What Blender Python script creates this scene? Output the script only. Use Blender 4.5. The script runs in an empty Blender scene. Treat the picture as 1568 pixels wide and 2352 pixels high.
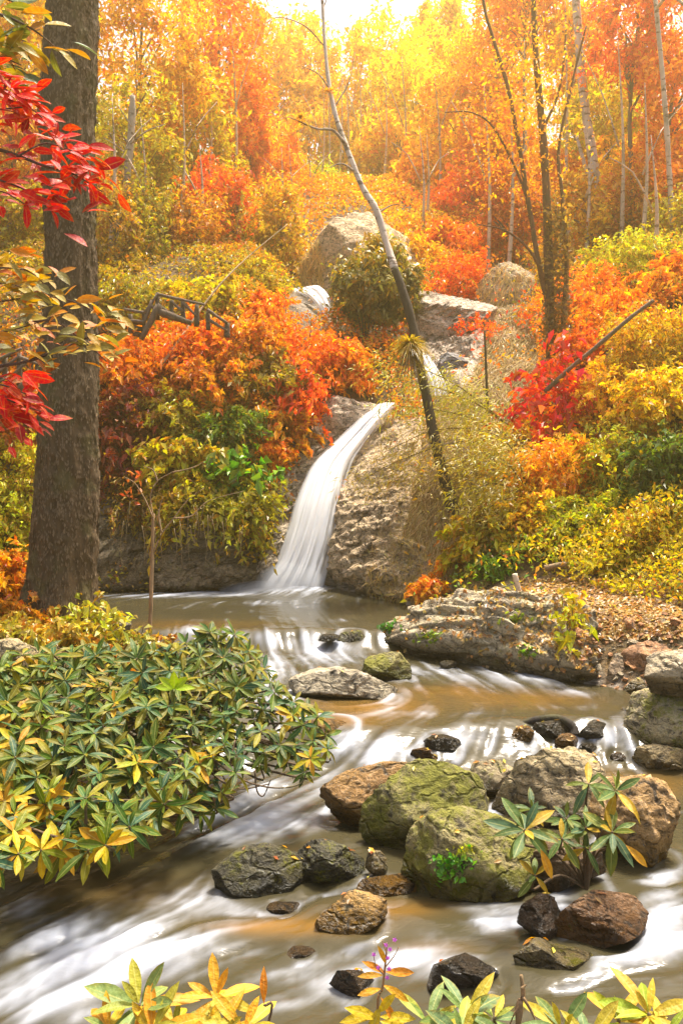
import bpy, math, random
import numpy as np
from mathutils import Vector, Matrix

random.seed(7)
RNG = np.random.default_rng(11)
SC = bpy.context.scene
COL = SC.collection

# ------------------------------------------------------------------ camera, sky, sun, exposure
F, CX, CY, H = 1960.0, 784.0, 1102.0, 3.0          # measuring frame 1568 x 2352, camera 3 m above the lower stream
cam_d = bpy.data.cameras.new("camera")
cam = bpy.data.objects.new("camera", cam_d)
COL.objects.link(cam)
cam.location = (0, 0, H)
cam.rotation_euler = (math.radians(90), 0, 0)
cam_d.sensor_fit = 'VERTICAL'
cam_d.sensor_height = 36.0
cam_d.lens = 30.0
cam_d.shift_y = -74.0 / 2352.0
cam_d.clip_start = 0.05
cam_d.clip_end = 600
SC.camera = cam

SUN_EL, SUN_AZ = 70.0, 40.0                          # degrees; azimuth from +Y towards +X
world = bpy.data.worlds.new("World")
SC.world = world
world.use_nodes = True
wn = world.node_tree
wn.nodes.clear()
sky = wn.nodes.new("ShaderNodeTexSky")
sky.sky_type = 'NISHITA'
sky.sun_disc = False
sky.sun_elevation = math.radians(SUN_EL)
sky.sun_rotation = math.radians(SUN_AZ)
sky.air_density = 1.0
sky.dust_density = 5.0
sky.ozone_density = 1.0
bg = wn.nodes.new("ShaderNodeBackground")
bg.inputs["Strength"].default_value = 0.13
wo = wn.nodes.new("ShaderNodeOutputWorld")
wn.links.new(sky.outputs[0], bg.inputs[0])
wn.links.new(bg.outputs[0], wo.inputs[0])

sun_d = bpy.data.lights.new("sun", 'SUN')
sun_d.energy = 4.8
sun_d.angle = math.radians(10)
sun_d.color = (1.0, 0.93, 0.82)
sun = bpy.data.objects.new("sun", sun_d)
COL.objects.link(sun)
e, a = math.radians(SUN_EL), math.radians(SUN_AZ)
sun.rotation_euler = Vector((-math.sin(a) * math.cos(e), -math.cos(a) * math.cos(e), -math.sin(e))).to_track_quat('-Z', 'Y').to_euler()
sun.location = (0, 40, 60)

SC.view_settings.view_transform = 'Standard'
SC.view_settings.look = 'None'
SC.view_settings.exposure = 1.38
SC.view_settings.gamma = 1.0
SC.view_settings.use_curve_mapping = False
cy = SC.cycles
cy.use_denoising = True
cy.max_bounces = 6
cy.diffuse_bounces = 3
cy.glossy_bounces = 3
cy.transmission_bounces = 4
cy.transparent_max_bounces = 8
cy.volume_bounces = 0
cy.sample_clamp_indirect = 4.0
cy.caustics_reflective = False
cy.caustics_refractive = False

# ------------------------------------------------------------------ helpers
def at(dx, dy, Y):
    return np.array([(dx - CX) / F * Y, Y, H - (dy - CY) / F * Y])

def proj(p):
    p = np.asarray(p, float)
    return CX + p[..., 0] / p[..., 1] * F, CY + (H - p[..., 2]) / p[..., 1] * F

def hsh(i, j, k, seed):
    with np.errstate(over='ignore'):
        h = (i.astype(np.uint32) * np.uint32(374761393) + j.astype(np.uint32) * np.uint32(668265263)
             + k.astype(np.uint32) * np.uint32(2246822519) + np.uint32(seed * 97 + 13) * np.uint32(3266489917))
        h = (h ^ (h >> np.uint32(13))) * np.uint32(1274126177)
        h = (h ^ (h >> np.uint32(16))) * np.uint32(2654435761)
        h = h ^ (h >> np.uint32(15))
    return h.astype(np.float64) / 4294967295.0

def vnoise(p, seed=0):
    p = np.asarray(p, float)
    ip = np.floor(p).astype(np.int64)
    f = p - ip
    f = f * f * (3 - 2 * f)
    x, y, z = ip[..., 0], ip[..., 1], ip[..., 2]
    def c(a, b, d): return hsh(x + a, y + b, z + d, seed)
    fx, fy, fz = f[..., 0], f[..., 1], f[..., 2]
    r = ((c(0,0,0)*(1-fx)+c(1,0,0)*fx)*(1-fy) + (c(0,1,0)*(1-fx)+c(1,1,0)*fx)*fy)*(1-fz) + \
        ((c(0,0,1)*(1-fx)+c(1,0,1)*fx)*(1-fy) + (c(0,1,1)*(1-fx)+c(1,1,1)*fx)*fy)*fz
    return r * 2 - 1

def fbm(p, octv=4, seed=0, ridged=False):
    p = np.asarray(p, float)
    s, amp, tot = 0, 1.0, 0
    for o in range(octv):
        n = vnoise(p * (2.03 ** o) + o * 17.3, seed + o)
        if ridged: n = 1 - 2 * np.abs(n)
        s = s + n * amp; tot += amp; amp *= 0.5
    return s / tot

def sstep(a, b, x):
    t = np.clip((x - a) / (b - a), 0, 1)
    return t * t * (3 - 2 * t)

def nrm(v):
    return v / (np.linalg.norm(v, axis=-1, keepdims=True) + 1e-9)

def mesh_np(name, v, f, smooth=True, attrs=None, cols=None):
    v = np.asarray(v, np.float32); f = np.asarray(f, np.int32)
    k = f.shape[1]
    me = bpy.data.meshes.new(name)
    me.vertices.add(len(v)); me.vertices.foreach_set("co", v.ravel())
    me.loops.add(f.size); me.loops.foreach_set("vertex_index", f.ravel())
    me.polygons.add(len(f))
    me.polygons.foreach_set("loop_start", np.arange(0, f.size, k, dtype=np.int32))
    me.polygons.foreach_set("use_smooth", np.full(len(f), smooth, bool))
    for n, (dom, arr) in (attrs or {}).items():
        A = me.attributes.new(n, 'FLOAT', dom); A.data.foreach_set("value", np.asarray(arr, np.float32))
    for n, (dom, arr) in (cols or {}).items():
        A = me.attributes.new(n, 'FLOAT_COLOR', dom)
        A.data.foreach_set("color", np.concatenate([arr, np.ones((len(arr), 1))], 1).astype(np.float32).ravel())
    me.update(calc_edges=True)
    return me

def link(name, me, mat=None, parent=None, color=None):
    o = bpy.data.objects.new(name, me)
    COL.objects.link(o)
    if mat is not None and me is not None and len(me.materials) == 0: me.materials.append(mat)
    if parent is not None:
        o.parent = parent
        o.location = -parent.location if me is not None else (0, 0, 0)
    if color is not None: o.color = (*color, 1)
    return o

def empty(name, loc, label, cat, group=None):
    o = bpy.data.objects.new(name, None)
    COL.objects.link(o)
    o.location = tuple(float(c) for c in loc)
    o.empty_display_size = 0.2
    return tag(o, label, cat, group)

def tag(o, label, cat, group=None):
    o["label"] = label; o["category"] = cat
    if group: o["group"] = group
    return o

def grid_faces(nr, nc, wrap=False):
    r = np.arange(nr - 1)[:, None]; c = np.arange(nc if wrap else nc - 1)[None, :]
    c2 = (c + 1) % nc
    return np.stack([r * nc + c, r * nc + c2, (r + 1) * nc + c2, (r + 1) * nc + c], -1).reshape(-1, 4)

def smooth_path(pts, n):
    pts = np.asarray(pts, float)
    if len(pts) == 2: return pts[0] + (pts[1] - pts[0]) * np.linspace(0, 1, n)[:, None]
    P = np.vstack([2 * pts[0] - pts[1], pts, 2 * pts[-1] - pts[-2]])
    t = np.linspace(0, len(pts) - 1 - 1e-6, n); i = t.astype(int); u = (t - i)[:, None]
    a, b, c, d = P[i], P[i + 1], P[i + 2], P[i + 3]
    return 0.5 * (2 * b + (c - a) * u + (2 * a - 5 * b + 4 * c - d) * u ** 2 + (3 * b - a - 3 * c + d) * u ** 3)

def tube(pts, r0, r1, sides=8, n=None, rough=0.08, seed=0, power=1.0):
    """vertices and faces of a tapered, slightly knobbly limb, ends closed by a collapsed ring"""
    pts = np.asarray(pts, float)
    n = n or max(4, len(pts) * 4)
    P = smooth_path(pts, n)
    T = nrm(np.gradient(P, axis=0))
    ref = np.where(np.abs(T[:, 2:3]) > 0.9, np.array([[1.0, 0, 0]]), np.array([[0, 0, 1.0]]))
    A = nrm(np.cross(T, ref)); B = np.cross(T, A)
    ang = np.linspace(0, 2 * math.pi, sides, endpoint=False)
    R = r0 + (r1 - r0) * np.linspace(0, 1, n) ** power
    ring = np.cos(ang)[None, :, None] * A[:, None] + np.sin(ang)[None, :, None] * B[:, None]
    V = P[:, None] + ring * R[:, None, None]
    if rough: V = V + ring * (fbm(V / (r0 * 3) + seed * 7.7, 2, seed) * R[:, None] * rough * 2)[..., None]
    V = V.reshape(-1, 3)
    f = grid_faces(n, sides, True)
    k = len(V)
    V = np.vstack([V, P[:1], P[-1:]])
    j = np.arange(sides); j2 = (j + 1) % sides
    f = np.vstack([f, np.stack([np.full(sides, k), j2, j, np.full(sides, k)], -1)[:, [0, 1, 2, 2]],
                   np.stack([np.full(sides, k + 1), (n - 1) * sides + j, (n - 1) * sides + j2], -1)[:, [0, 1, 2, 2]]])
    return V, f

def join(parts):
    vs, fs, k = [], [], 0
    for v, f in parts:
        vs.append(v); fs.append(f + k); k += len(v)
    return np.vstack(vs), np.vstack(fs)

def mesh_tri_quads(name, v, f, smooth=True):
    me = bpy.data.meshes.new(name)
    me.from_pydata(v.tolist(), [], [(q[0], q[1], q[2]) if q[2] == q[3] else tuple(q) for q in f.tolist()])
    me.polygons.foreach_set("use_smooth", np.full(len(me.polygons), smooth, bool))
    me.update()
    return me

def limb_obj(name, parts, mat, parent=None, color=None):
    v, f = join(parts)
    return link(name, mesh_tri_quads(name, v, f), mat, parent, color)

# ------------------------------------------------------------------ materials
class NT:
    def __init__(s, name):
        s.m = bpy.data.materials.new(name); s.m.use_nodes = True
        s.t = s.m.node_tree; s.t.nodes.clear()
        s.out = s.n("ShaderNodeOutputMaterial")
    def n(s, kind, **kw):
        x = s.t.nodes.new(kind)
        for k, v in kw.items(): setattr(x, k, v)
        return x
    def l(s, a, b): s.t.links.new(a, b)
    def val(s, v, sock):
        if isinstance(v, bpy.types.NodeSocket): s.l(v, sock)
        else: sock.default_value = v
    def math(s, op, a, b=0.0, clamp=False):
        x = s.n("ShaderNodeMath", operation=op); x.use_clamp = clamp
        s.val(a, x.inputs[0]); s.val(b, x.inputs[1]); return x.outputs[0]
    def ramp(s, fac, lo, hi):
        x = s.n("ShaderNodeMapRange"); x.interpolation_type = 'SMOOTHSTEP'
        s.val(fac, x.inputs[0]); x.inputs[1].default_value = lo; x.inputs[2].default_value = hi
        return x.outputs[0]
    def mix(s, fac, a, b, mode='MIX'):
        x = s.n("ShaderNodeMix", data_type='RGBA', blend_type=mode)
        s.val(fac, x.inputs[0])
        for v, i in ((a, 6), (b, 7)):
            if isinstance(v, tuple) and len(v) == 3: v = (*v, 1)
            s.val(v, x.inputs[i])
        return x.outputs[2]
    def noise(s, vec, scale, detail=4, rough=0.55, dist=0.0):
        x = s.n("ShaderNodeTexNoise"); x.inputs["Scale"].default_value = scale
        x.inputs["Detail"].default_value = detail; x.inputs["Roughness"].default_value = rough
        x.inputs["Distortion"].default_value = dist
        if vec is not None: s.l(vec, x.inputs["Vector"])
        return x.outputs["Fac"]
    def mapping(s, vec, scale=(1, 1, 1), rot=(0, 0, 0)):
        x = s.n("ShaderNodeMapping"); x.inputs["Scale"].default_value = scale; x.inputs["Rotation"].default_value = rot
        s.l(vec, x.inputs["Vector"]); return x.outputs[0]
    def attr(s, name, kind='GEOMETRY', out="Fac"):
        x = s.n("ShaderNodeAttribute"); x.attribute_type = kind; x.attribute_name = name
        return x.outputs[out]
    def hsv(s, col, h=0.5, sat=1.0, v=1.0):
        x = s.n("ShaderNodeHueSaturation"); s.l(col, x.inputs["Color"])
        s.val(h, x.inputs["Hue"]); s.val(sat, x.inputs["Saturation"]); s.val(v, x.inputs["Value"]); return x.outputs[0]
    def bump(s, h, strength, dist):
        x = s.n("ShaderNodeBump"); x.inputs["Strength"].default_value = strength; x.inputs["Distance"].default_value = dist
        s.l(h, x.inputs["Height"]); return x.outputs[0]
    def objcol(s): return s.n("ShaderNodeObjectInfo").outputs["Color"]
    def pos(s): return s.n("ShaderNodeNewGeometry").outputs["Position"]

def leaf_material(name, attr_col=None, trans=0.5, gloss=0.05, rough=0.4):
    t = NT(name)
    base = t.attr(attr_col, out="Color") if attr_col else t.objcol()
    tint = t.attr("tint")
    hue = t.math('ADD', 0.49, t.math('MULTIPLY', tint, 0.045))
    val = t.math('ADD', 0.75, t.math('MULTIPLY', t.math('FRACT', t.math('MULTIPLY', tint, 7.13)), 0.75))
    c = t.hsv(base, hue, 1.0, val)
    d = t.n("ShaderNodeBsdfDiffuse"); tr = t.n("ShaderNodeBsdfTranslucent"); g = t.n("ShaderNodeBsdfGlossy")
    g.inputs["Roughness"].default_value = rough
    t.l(c, d.inputs[0]); t.l(t.hsv(c, 0.5, 1.05, 1.25), tr.inputs[0])
    m1 = t.n("ShaderNodeMixShader"); m1.inputs[0].default_value = trans
    t.l(d.outputs[0], m1.inputs[1]); t.l(tr.outputs[0], m1.inputs[2])
    m2 = t.n("ShaderNodeMixShader"); m2.inputs[0].default_value = gloss
    t.l(m1.outputs[0], m2.inputs[1]); t.l(g.outputs[0], m2.inputs[2])
    t.l(m2.outputs[0], t.out.inputs[0])
    return t.m

M_LEAF = leaf_material("autumn_leaf")
M_LEAFCOL = leaf_material("undergrowth_leaf", "col", 0.4)
M_GRASS = leaf_material("dry_grass_blade", "col", 0.3, 0.02)

def big_leaf_material(name, attr_col=None):
    t = NT(name)
    base = t.attr(attr_col, out="Color") if attr_col else t.objcol()
    mid = t.attr("mid"); along = t.attr("along")
    p = t.n("ShaderNodeTexCoord").outputs["Object"]
    blot = t.noise(p, 7.0, 3)
    rnd = t.n("ShaderNodeObjectInfo").outputs["Random"]
    c = t.hsv(base, t.math('ADD', 0.48, t.math('MULTIPLY', blot, 0.04)), 1.0, t.math('ADD', 0.65, t.math('MULTIPLY', blot, 0.7)))
    # ageing: yellow creeping in from the margin and the tip
    age = t.ramp(t.math('ADD', t.math('MULTIPLY', blot, 0.8), t.math('MULTIPLY', t.math('MULTIPLY', mid, along), 0.6)), 0.55, 0.95)
    c = t.mix(t.math('MULTIPLY', age, t.math('MULTIPLY', rnd, 0.55)), c, (0.45, 0.26, 0.02))
    vein = t.n("ShaderNodeTexWave"); vein.inputs["Scale"].default_value = 6.0; vein.inputs["Distortion"].default_value = 1.0
    t.l(t.mapping(p, (1, 0.8, 0), (0, 0, 0.5)), vein.inputs["Vector"])
    c = t.mix(t.math('MULTIPLY', t.ramp(mid, 0.13, 0.03), 0.7), c, t.mix(0.5, c, (0.55, 0.5, 0.16)))
    pr = t.n("ShaderNodeBsdfPrincipled")
    t.l(c, pr.inputs["Base Color"])
    pr.inputs["Roughness"].default_value = 0.5
    pr.inputs["Specular IOR Level"].default_value = 0.2
    t.l(t.bump(t.math('ADD', t.math('MULTIPLY', vein.outputs["Fac"], 0.03), blot), 0.35, 0.02), pr.inputs["Normal"])
    tr = t.n("ShaderNodeBsdfTranslucent"); t.l(t.hsv(c, 0.5, 1.1, 1.4), tr.inputs[0])
    mx = t.n("ShaderNodeMixShader"); mx.inputs[0].default_value = 0.24
    t.l(pr.outputs[0], mx.inputs[1]); t.l(tr.outputs[0], mx.inputs[2])
    t.l(mx.outputs[0], t.out.inputs[0])
    return t.m
M_BIGLEAF = big_leaf_material("broad_glossy_leaf")
M_BIGLEAFCOL = big_leaf_material("broad_glossy_leaf_mixed", "col")

def rock_material(name, strata=0.0):
    t = NT(name)
    base = t.objcol()
    co = t.n("ShaderNodeTexCoord").outputs["Object"]
    pos = t.pos()
    big = t.noise(pos, 2.2, 5, 0.6, 0.4)
    mid = t.noise(pos, 9.0, 6, 0.65, 0.6)
    fine = t.noise(pos, 45.0, 5, 0.7)
    c = t.hsv(base, t.math('ADD', 0.485, t.math('MULTIPLY', big, 0.03)), t.math('ADD', 0.75, t.math('MULTIPLY', mid, 0.5)), t.math('ADD', 0.35, t.math('MULTIPLY', big, 1.2)))
    c = t.mix(t.ramp(mid, 0.52, 0.66), c, t.hsv(c, 0.5, 0.8, 1.7))
    c = t.mix(t.math('MULTIPLY', t.ramp(mid, 0.46, 0.36), 0.85), c, (0.03, 0.025, 0.016))
    c = t.mix(t.math('MULTIPLY', t.ramp(fine, 0.45, 0.36), 0.6), c, (0.03, 0.025, 0.018))
    c = t.mix(t.math('MULTIPLY', t.ramp(fine, 0.56, 0.66), 0.45), c, (0.50, 0.45, 0.36))
    lay = t.noise(t.mapping(pos, (2.2, 2.2, 6.0), (0.5, 0.85, 0.2)), 1.3, 6, 0.65, 1.6)
    if strata:
        c = t.mix(t.math('MULTIPLY', t.ramp(lay, 0.5, 0.36), strata), c, (0.04, 0.032, 0.025))
        c = t.mix(t.math('MULTIPLY', t.ramp(lay, 0.56, 0.68), strata * 0.6), c, (0.42, 0.36, 0.29))
    ck = t.n("ShaderNodeTexVoronoi"); ck.feature = 'DISTANCE_TO_EDGE'; ck.inputs["Scale"].default_value = 1.0
    wob = t.n("ShaderNodeVectorMath", operation='ADD'); t.l(t.mapping(pos, (1.5, 1.5, 3.4) if strata else (1.2, 1.2, 1.9), (.5, .6, .2)), wob.inputs[0])
    nv = t.n("ShaderNodeTexNoise"); nv.inputs["Scale"].default_value = 3.0; nv.inputs["Detail"].default_value = 4; t.l(pos, nv.inputs["Vector"])
    sc_ = t.n("ShaderNodeVectorMath", operation='SCALE'); t.l(nv.outputs["Color"], sc_.inputs[0]); sc_.inputs["Scale"].default_value = .9
    t.l(sc_.outputs[0], wob.inputs[1]); t.l(wob.outputs[0], ck.inputs["Vector"])
    crack = t.math('MULTIPLY', t.ramp(ck.outputs["Distance"], .045, .0), t.ramp(mid, .40, .56))
    c = t.mix(t.math('MULTIPLY', crack, .55), c, (0.02, 0.017, 0.012))
    # lichen
    vo = t.n("ShaderNodeTexVoronoi"); vo.inputs["Scale"].default_value = 7.0; vo.inputs["Randomness"].default_value = 1.0
    t.l(pos, vo.inputs["Vector"])
    spot = t.math('MULTIPLY', t.ramp(t.math('ADD', vo.outputs["Distance"], t.math('MULTIPLY', fine, 0.25)), 0.34, 0.22), t.ramp(big, 0.5, 0.6))
    c = t.mix(t.math('MULTIPLY', spot, 0.55), c, (0.36, 0.37, 0.26))
    # moss grows on the upper sides
    nz = t.n("ShaderNodeSeparateXYZ"); t.l(t.n("ShaderNodeNewGeometry").outputs["Normal"], nz.inputs[0])
    moss = t.attr("moss", 'OBJECT')
    mm = t.math('ADD', t.math('MULTIPLY', t.noise(pos, 3.3, 5, 0.65, 0.5), 1.1), t.math('MULTIPLY', nz.outputs[2], 0.05))
    mm = t.math('ADD', mm, t.math('SUBTRACT', moss, 1.0))
    mf = t.ramp(t.math('ADD', mm, t.math('ADD', t.math('MULTIPLY', t.math('SUBTRACT', fine, 0.5), 0.7), t.math('MULTIPLY', t.math('SUBTRACT', mid, 0.5), 0.9))), 0.02, 0.24)
    c = t.mix(t.math('MULTIPLY', mf, 0.85), c, t.mix(mid, (0.06, 0.07, 0.005), (0.30, 0.29, 0.015)))
    # splash zone: wet stone just above the waterline, whole stone if obj['wet'] is 1
    sp = t.n("ShaderNodeSeparateXYZ"); t.l(pos, sp.inputs[0])
    rise = t.math('SUBTRACT', sp.outputs[2], t.attr("waterline", 'OBJECT'))
    band = t.ramp(t.math('ADD', rise, t.math('MULTIPLY', mid, -0.30)), 0.11, -0.07)
    wet = t.math('MAXIMUM', band, t.attr("wet", 'OBJECT'), True)
    c = t.hsv(c, 0.5, t.math('ADD', 1.0, t.math('MULTIPLY', wet, 0.25)), t.math('SUBTRACT', 1.0, t.math('MULTIPLY', wet, 0.68)))
    pr = t.n("ShaderNodeBsdfPrincipled")
    t.l(c, pr.inputs["Base Color"])
    t.l(t.math('SUBTRACT', 0.85, t.math('MULTIPLY', wet, 0.58)), pr.inputs["Roughness"])
    pr.inputs["Specular IOR Level"].default_value = 0.4
    h = t.math('ADD', t.math('MULTIPLY', mid, 1.3), t.math('MULTIPLY', fine, 0.5))
    h = t.math('ADD', h, t.math('MULTIPLY', lay, 0.9 if strata else 0.25))
    h = t.math('SUBTRACT', h, t.math('MULTIPLY', crack, 0.6))
    t.l(t.bump(h, 1.0, 0.07), pr.inputs["Normal"])
    t.l(pr.outputs[0], t.out.inputs[0])
    return t.m
M_ROCK = rock_material("boulder_stone", 0.15)
M_CLIFF = rock_material("layered_cliff_stone", 0.5)

def bark_material(name, ridge=6.0, white=0.0):
    t = NT(name)
    base = t.objcol(); pos = t.pos()
    n1 = t.noise(t.mapping(pos, (ridge, ridge, ridge * 0.25)), 2.0, 6, 0.65, 0.6)
    n2 = t.noise(pos, 2.5, 3)
    c = t.hsv(base, 0.5, 0.95, t.math('ADD', 0.35, t.math('MULTIPLY', n1, 1.25)))
    c = t.mix(t.math('MULTIPLY', t.ramp(n2, 0.52, 0.65), 0.4), c, (0.12, 0.115, 0.04))
    if white:
        c = t.mix(t.math('MULTIPLY', t.ramp(t.noise(t.mapping(pos, (1, 1, 3)), 3.0, 4), 0.56, 0.64), 0.8), c, (0.10, 0.06, 0.035))
    pr = t.n("ShaderNodeBsdfPrincipled"); t.l(c, pr.inputs["Base Color"]); pr.inputs["Roughness"].default_value = 0.9
    pr.inputs["Specular IOR Level"].default_value = 0.2
    t.l(t.bump(n1, 0.9, 0.04), pr.inputs["Normal"]); t.l(pr.outputs[0], t.out.inputs[0])
    return t.m
M_BARK = bark_material("rough_bark")
M_PALEBARK = bark_material("pale_bark", 4.0, 1.0)

def flat_material(name, rough=0.6, trans=0.0):
    t = NT(name); base = t.objcol(); n = t.noise(t.pos(), 12, 4)
    c = t.hsv(base, 0.5, 1.0, t.math('ADD', 0.6, t.math('MULTIPLY', n, 0.8)))
    pr = t.n("ShaderNodeBsdfPrincipled"); t.l(c, pr.inputs["Base Color"]); pr.inputs["Roughness"].default_value = rough
    t.l(pr.outputs[0], t.out.inputs[0]); return t.m
M_PLAIN = flat_material("plain_plant_stem")

def ground_material():
    t = NT("leaf_litter_ground"); pos = t.pos()
    a = t.noise(pos, 0.6, 5, 0.6); b = t.noise(pos, 6.0, 6, 0.7); d = t.noise(pos, 30.0, 4, 0.7)
    c = t.mix(t.ramp(b, 0.4, 0.62), (0.04, 0.026, 0.014), (0.15, 0.085, 0.028))
    c = t.mix(t.math('MULTIPLY', t.ramp(d, 0.52, 0.66), 0.7), c, (0.33, 0.20, 0.07))
    c = t.mix(t.math('MULTIPLY', t.ramp(a, 0.5, 0.62), 0.5), c, (0.13, 0.11, 0.03))
    rock = t.attr("rock")
    lay = t.noise(t.mapping(pos, (1.5, 1.5, 9), (0.4, 0.3, 0)), 2.0, 5, 0.6, 0.8)
    rc = t.mix(t.ramp(lay, 0.38, 0.62), (0.06, 0.05, 0.04), (0.36, 0.30, 0.24))
    c = t.mix(rock, c, rc)
    pr = t.n("ShaderNodeBsdfPrincipled"); t.l(c, pr.inputs["Base Color"]); pr.inputs["Roughness"].default_value = 0.92
    t.l(t.bump(t.math('ADD', b, t.math('MULTIPLY', d, 0.5)), 0.8, 0.08), pr.inputs["Normal"])
    t.l(pr.outputs[0], t.out.inputs[0]); return t.m
M_GROUND = ground_material()

def water_material():
    t = NT("stream_water"); pos = t.pos()
    foam = t.attr("foam"); amber = t.attr("amber"); streak = t.attr("streak")
    deep = t.mix(t.noise(pos, 0.9, 2), (0.033, 0.029, 0.015), (0.062, 0.052, 0.026))
    c = t.mix(t.math('MULTIPLY', amber, t.math('ADD', 0.5, t.math('MULTIPLY', streak, 0.6))), deep, (0.17, 0.085, 0.012))
    w = t.n("ShaderNodeBsdfPrincipled")
    t.l(c, w.inputs["Base Color"]); w.inputs["Roughness"].default_value = 0.16; w.inputs["IOR"].default_value = 1.33
    w.inputs["Specular IOR Level"].default_value = 0.45
    f = t.n("ShaderNodeBsdfPrincipled")
    t.l(t.mix(streak, (0.34, 0.37, 0.44), (0.54, 0.58, 0.67)), f.inputs["Base Color"]); f.inputs["Roughness"].default_value = 0.6
    f.inputs["Subsurface Weight"].default_value = 0.0
    b = t.bump(t.math("ADD", streak, t.math("MULTIPLY", t.noise(t.mapping(pos, (1.0, 2.6, 1.0)), 5.0, 3, 0.6), 0.8)), 0.45, 0.014)
    t.l(b, w.inputs["Normal"]); t.l(b, f.inputs["Normal"])
    m = t.n("ShaderNodeMixShader"); t.l(foam, m.inputs[0]); t.l(w.outputs[0], m.inputs[1]); t.l(f.outputs[0], m.inputs[2])
    t.l(m.outputs[0], t.out.inputs[0]); return t.m
M_WATER = water_material()

def fall_material():
    t = NT("falling_water")
    al = t.attr("cover"); st = t.attr("streak")
    f = t.n("ShaderNodeBsdfPrincipled")
    t.l(t.mix(st, (0.86, 0.88, 0.92), (0.95, 0.96, 0.97)), f.inputs["Base Color"]); f.inputs["Roughness"].default_value = 0.55
    tl = t.n("ShaderNodeBsdfTranslucent"); tl.inputs[0].default_value = (0.93, 0.96, 1.0, 1)
    m0 = t.n("ShaderNodeMixShader"); m0.inputs[0].default_value = 0.4
    t.l(f.outputs[0], m0.inputs[1]); t.l(tl.outputs[0], m0.inputs[2])
    tp = t.n("ShaderNodeBsdfTransparent")
    m = t.n("ShaderNodeMixShader"); t.l(al, m.inputs[0]); t.l(tp.outputs[0], m.inputs[1]); t.l(m0.outputs[0], m.inputs[2])
    t.l(m.outputs[0], t.out.inputs[0]); return t.m
M_FALL = fall_material()

# ------------------------------------------------------------------ levels of the stream and the lie of the land
YL = np.array([-8, 3, 4, 6.5, 8.5, 10, 12, 13.3, 15, 17.0, 18.2, 18.6])
XL = np.array([-9, -4.6, -3.6, -2.8, -2.1, -2.2, -2.8, -4.2, -5.5, -6.3, -1.6, -1.2])
YR = np.array([-8, 4, 7, 9, 10.4, 11.9, 13.1, 14, 15.6, 16.8, 17.8, 18.6])
XR = np.array([9, 8, 7, 5, 3.55, 2.0, 0.55, 1.35, 1.5, 0.65, 0.15, -0.3])

def water_z(x, y):
    z = 0.05 + 0.35 * sstep(8.35, 9.25, y - 0.03 * x + 0.15 * np.sin(x * 2.1)) + 0.28 * sstep(12.7, 13.35, y + 0.05 * x + 0.06 * np.sin(x * 4))
    ch = np.clip((-x - 0.2) * 0.62 + (8.3 - y) * 0.55, 0, 6) * (y < 8.9)
    z = z - 0.42 * sstep(0.0, 4.2, ch) * sstep(8.9, 8.0, y)
    z = z - 0.10 * sstep(1.5, -0.5, x) * sstep(6.0, 5.0, y)
    return z

def B(dx, dy, Y, back=0.0):
    p = at(dx, dy, Y); p[1] += back; return tuple(p)

CTRL = [(-3.2,5,.75),(-3.4,7,.85),(-3.0,9,.9),(-3.8,11.5,1.2),(-3.5,12.6,1.0),(-4.9,14,1.1),(-8,8,2.5),(-7,12,2.2),(-7,17,1.9),(-12,10,5),(-12,18,6.5),
 (-5.5,18.2,2.2),(-3.2,18.3,2.2),(-1.5,18.9,2.5),(-5.8,17.4,.6),(-3.5,17.7,.6),(-1.6,18.2,.6),
 B(500,1000,19.4),B(300,1000,19.4),B(400,830,20.8),B(650,770,22),B(700,900,20.6),B(430,730,21.7),B(330,775,20.7),B(200,600,24),B(560,600,26),B(280,540,27),
 B(0,850,18.5),B(0,600,24),B(350,450,33),B(600,480,35),B(150,350,40),B(690,1000,20.4),B(660,1150,19.4),B(640,1250,18.9),
 B(885,935,21,.35),B(838,985,20.6,.35),B(775,1060,19.9,.35),B(740,1140,19.4,.35),B(724,1220,19,.35),B(698,1290,18.7,.35),B(671,1345,18.45,.3),
 B(800,915,21.2),B(740,940,20.9),B(830,1150,18.7),B(800,1240,18.2),B(900,1000,20.2),B(850,1320,17.1),B(930,935,21.6),
 B(1000,1150,17),B(1100,1150,16.4),B(950,1320,16.2),B(1080,1330,15),B(1200,1320,14.3),B(1400,1320,13.4),B(1568,1370,12.2),B(1568,1100,14.4),B(1350,1000,16.8),
 B(1350,1200,15),B(1568,800,17.2),B(1265,830,20),B(1150,960,18.8),B(1050,890,21),B(985,885,22.2),B(1030,740,25),B(1160,660,27),B(1400,600,27),B(1568,560,25),
 B(720,695,27),B(850,795,23.8),B(800,490,35),B(690,645,29.5),B(900,570,31.5),B(1000,490,37),B(1375,540,33),
 (0,60,22),(-20,60,27),(20,60,28),(-30,30,18),(30,30,18),(0,90,30),(-40,90,40),(40,90,40),(-40,10,14),(40,10,14),(0,150,34),(-60,150,44),(60,150,44),
 (0,-6,1.4),(-10,-6,2),(10,-6,2),(8.5,6,1.0),(10,10,3.2),(7.5,12,3.0),(9,14,5.2),(5.6,9.4,.75),(4.6,10.8,1.0),(3.6,11.8,1.15),(2.5,12.9,1.2),(1.4,13.5,.95),
 (-3,2.3,1.0),(0,2.3,1.0),(3,2.3,1.0),(-3,3.2,.5),(0,3.2,.5),(3,3.2,.5),(6,3.2,.7),(-4,-1,1.5),(0,0,1.35),(4,-1,1.5),
 (0,4.4,-.6),(-2,4.4,-.75),(2,4.4,-.5),(4,5,-.4),(-2.2,6,-.7),(0,6,-.5),(3,7,-.4),(0,8,-.4),(-1,10,0),(1.5,10,0),(0,12,0),(-2,14,.3),(-.5,15.5,.2),(-3,16,.2),(-1.2,17.6,.3)]
CTRL = np.array(CTRL, float)
def phi(r2): return np.sqrt(r2 + 0.36)
n_ = len(CTRL)
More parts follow.
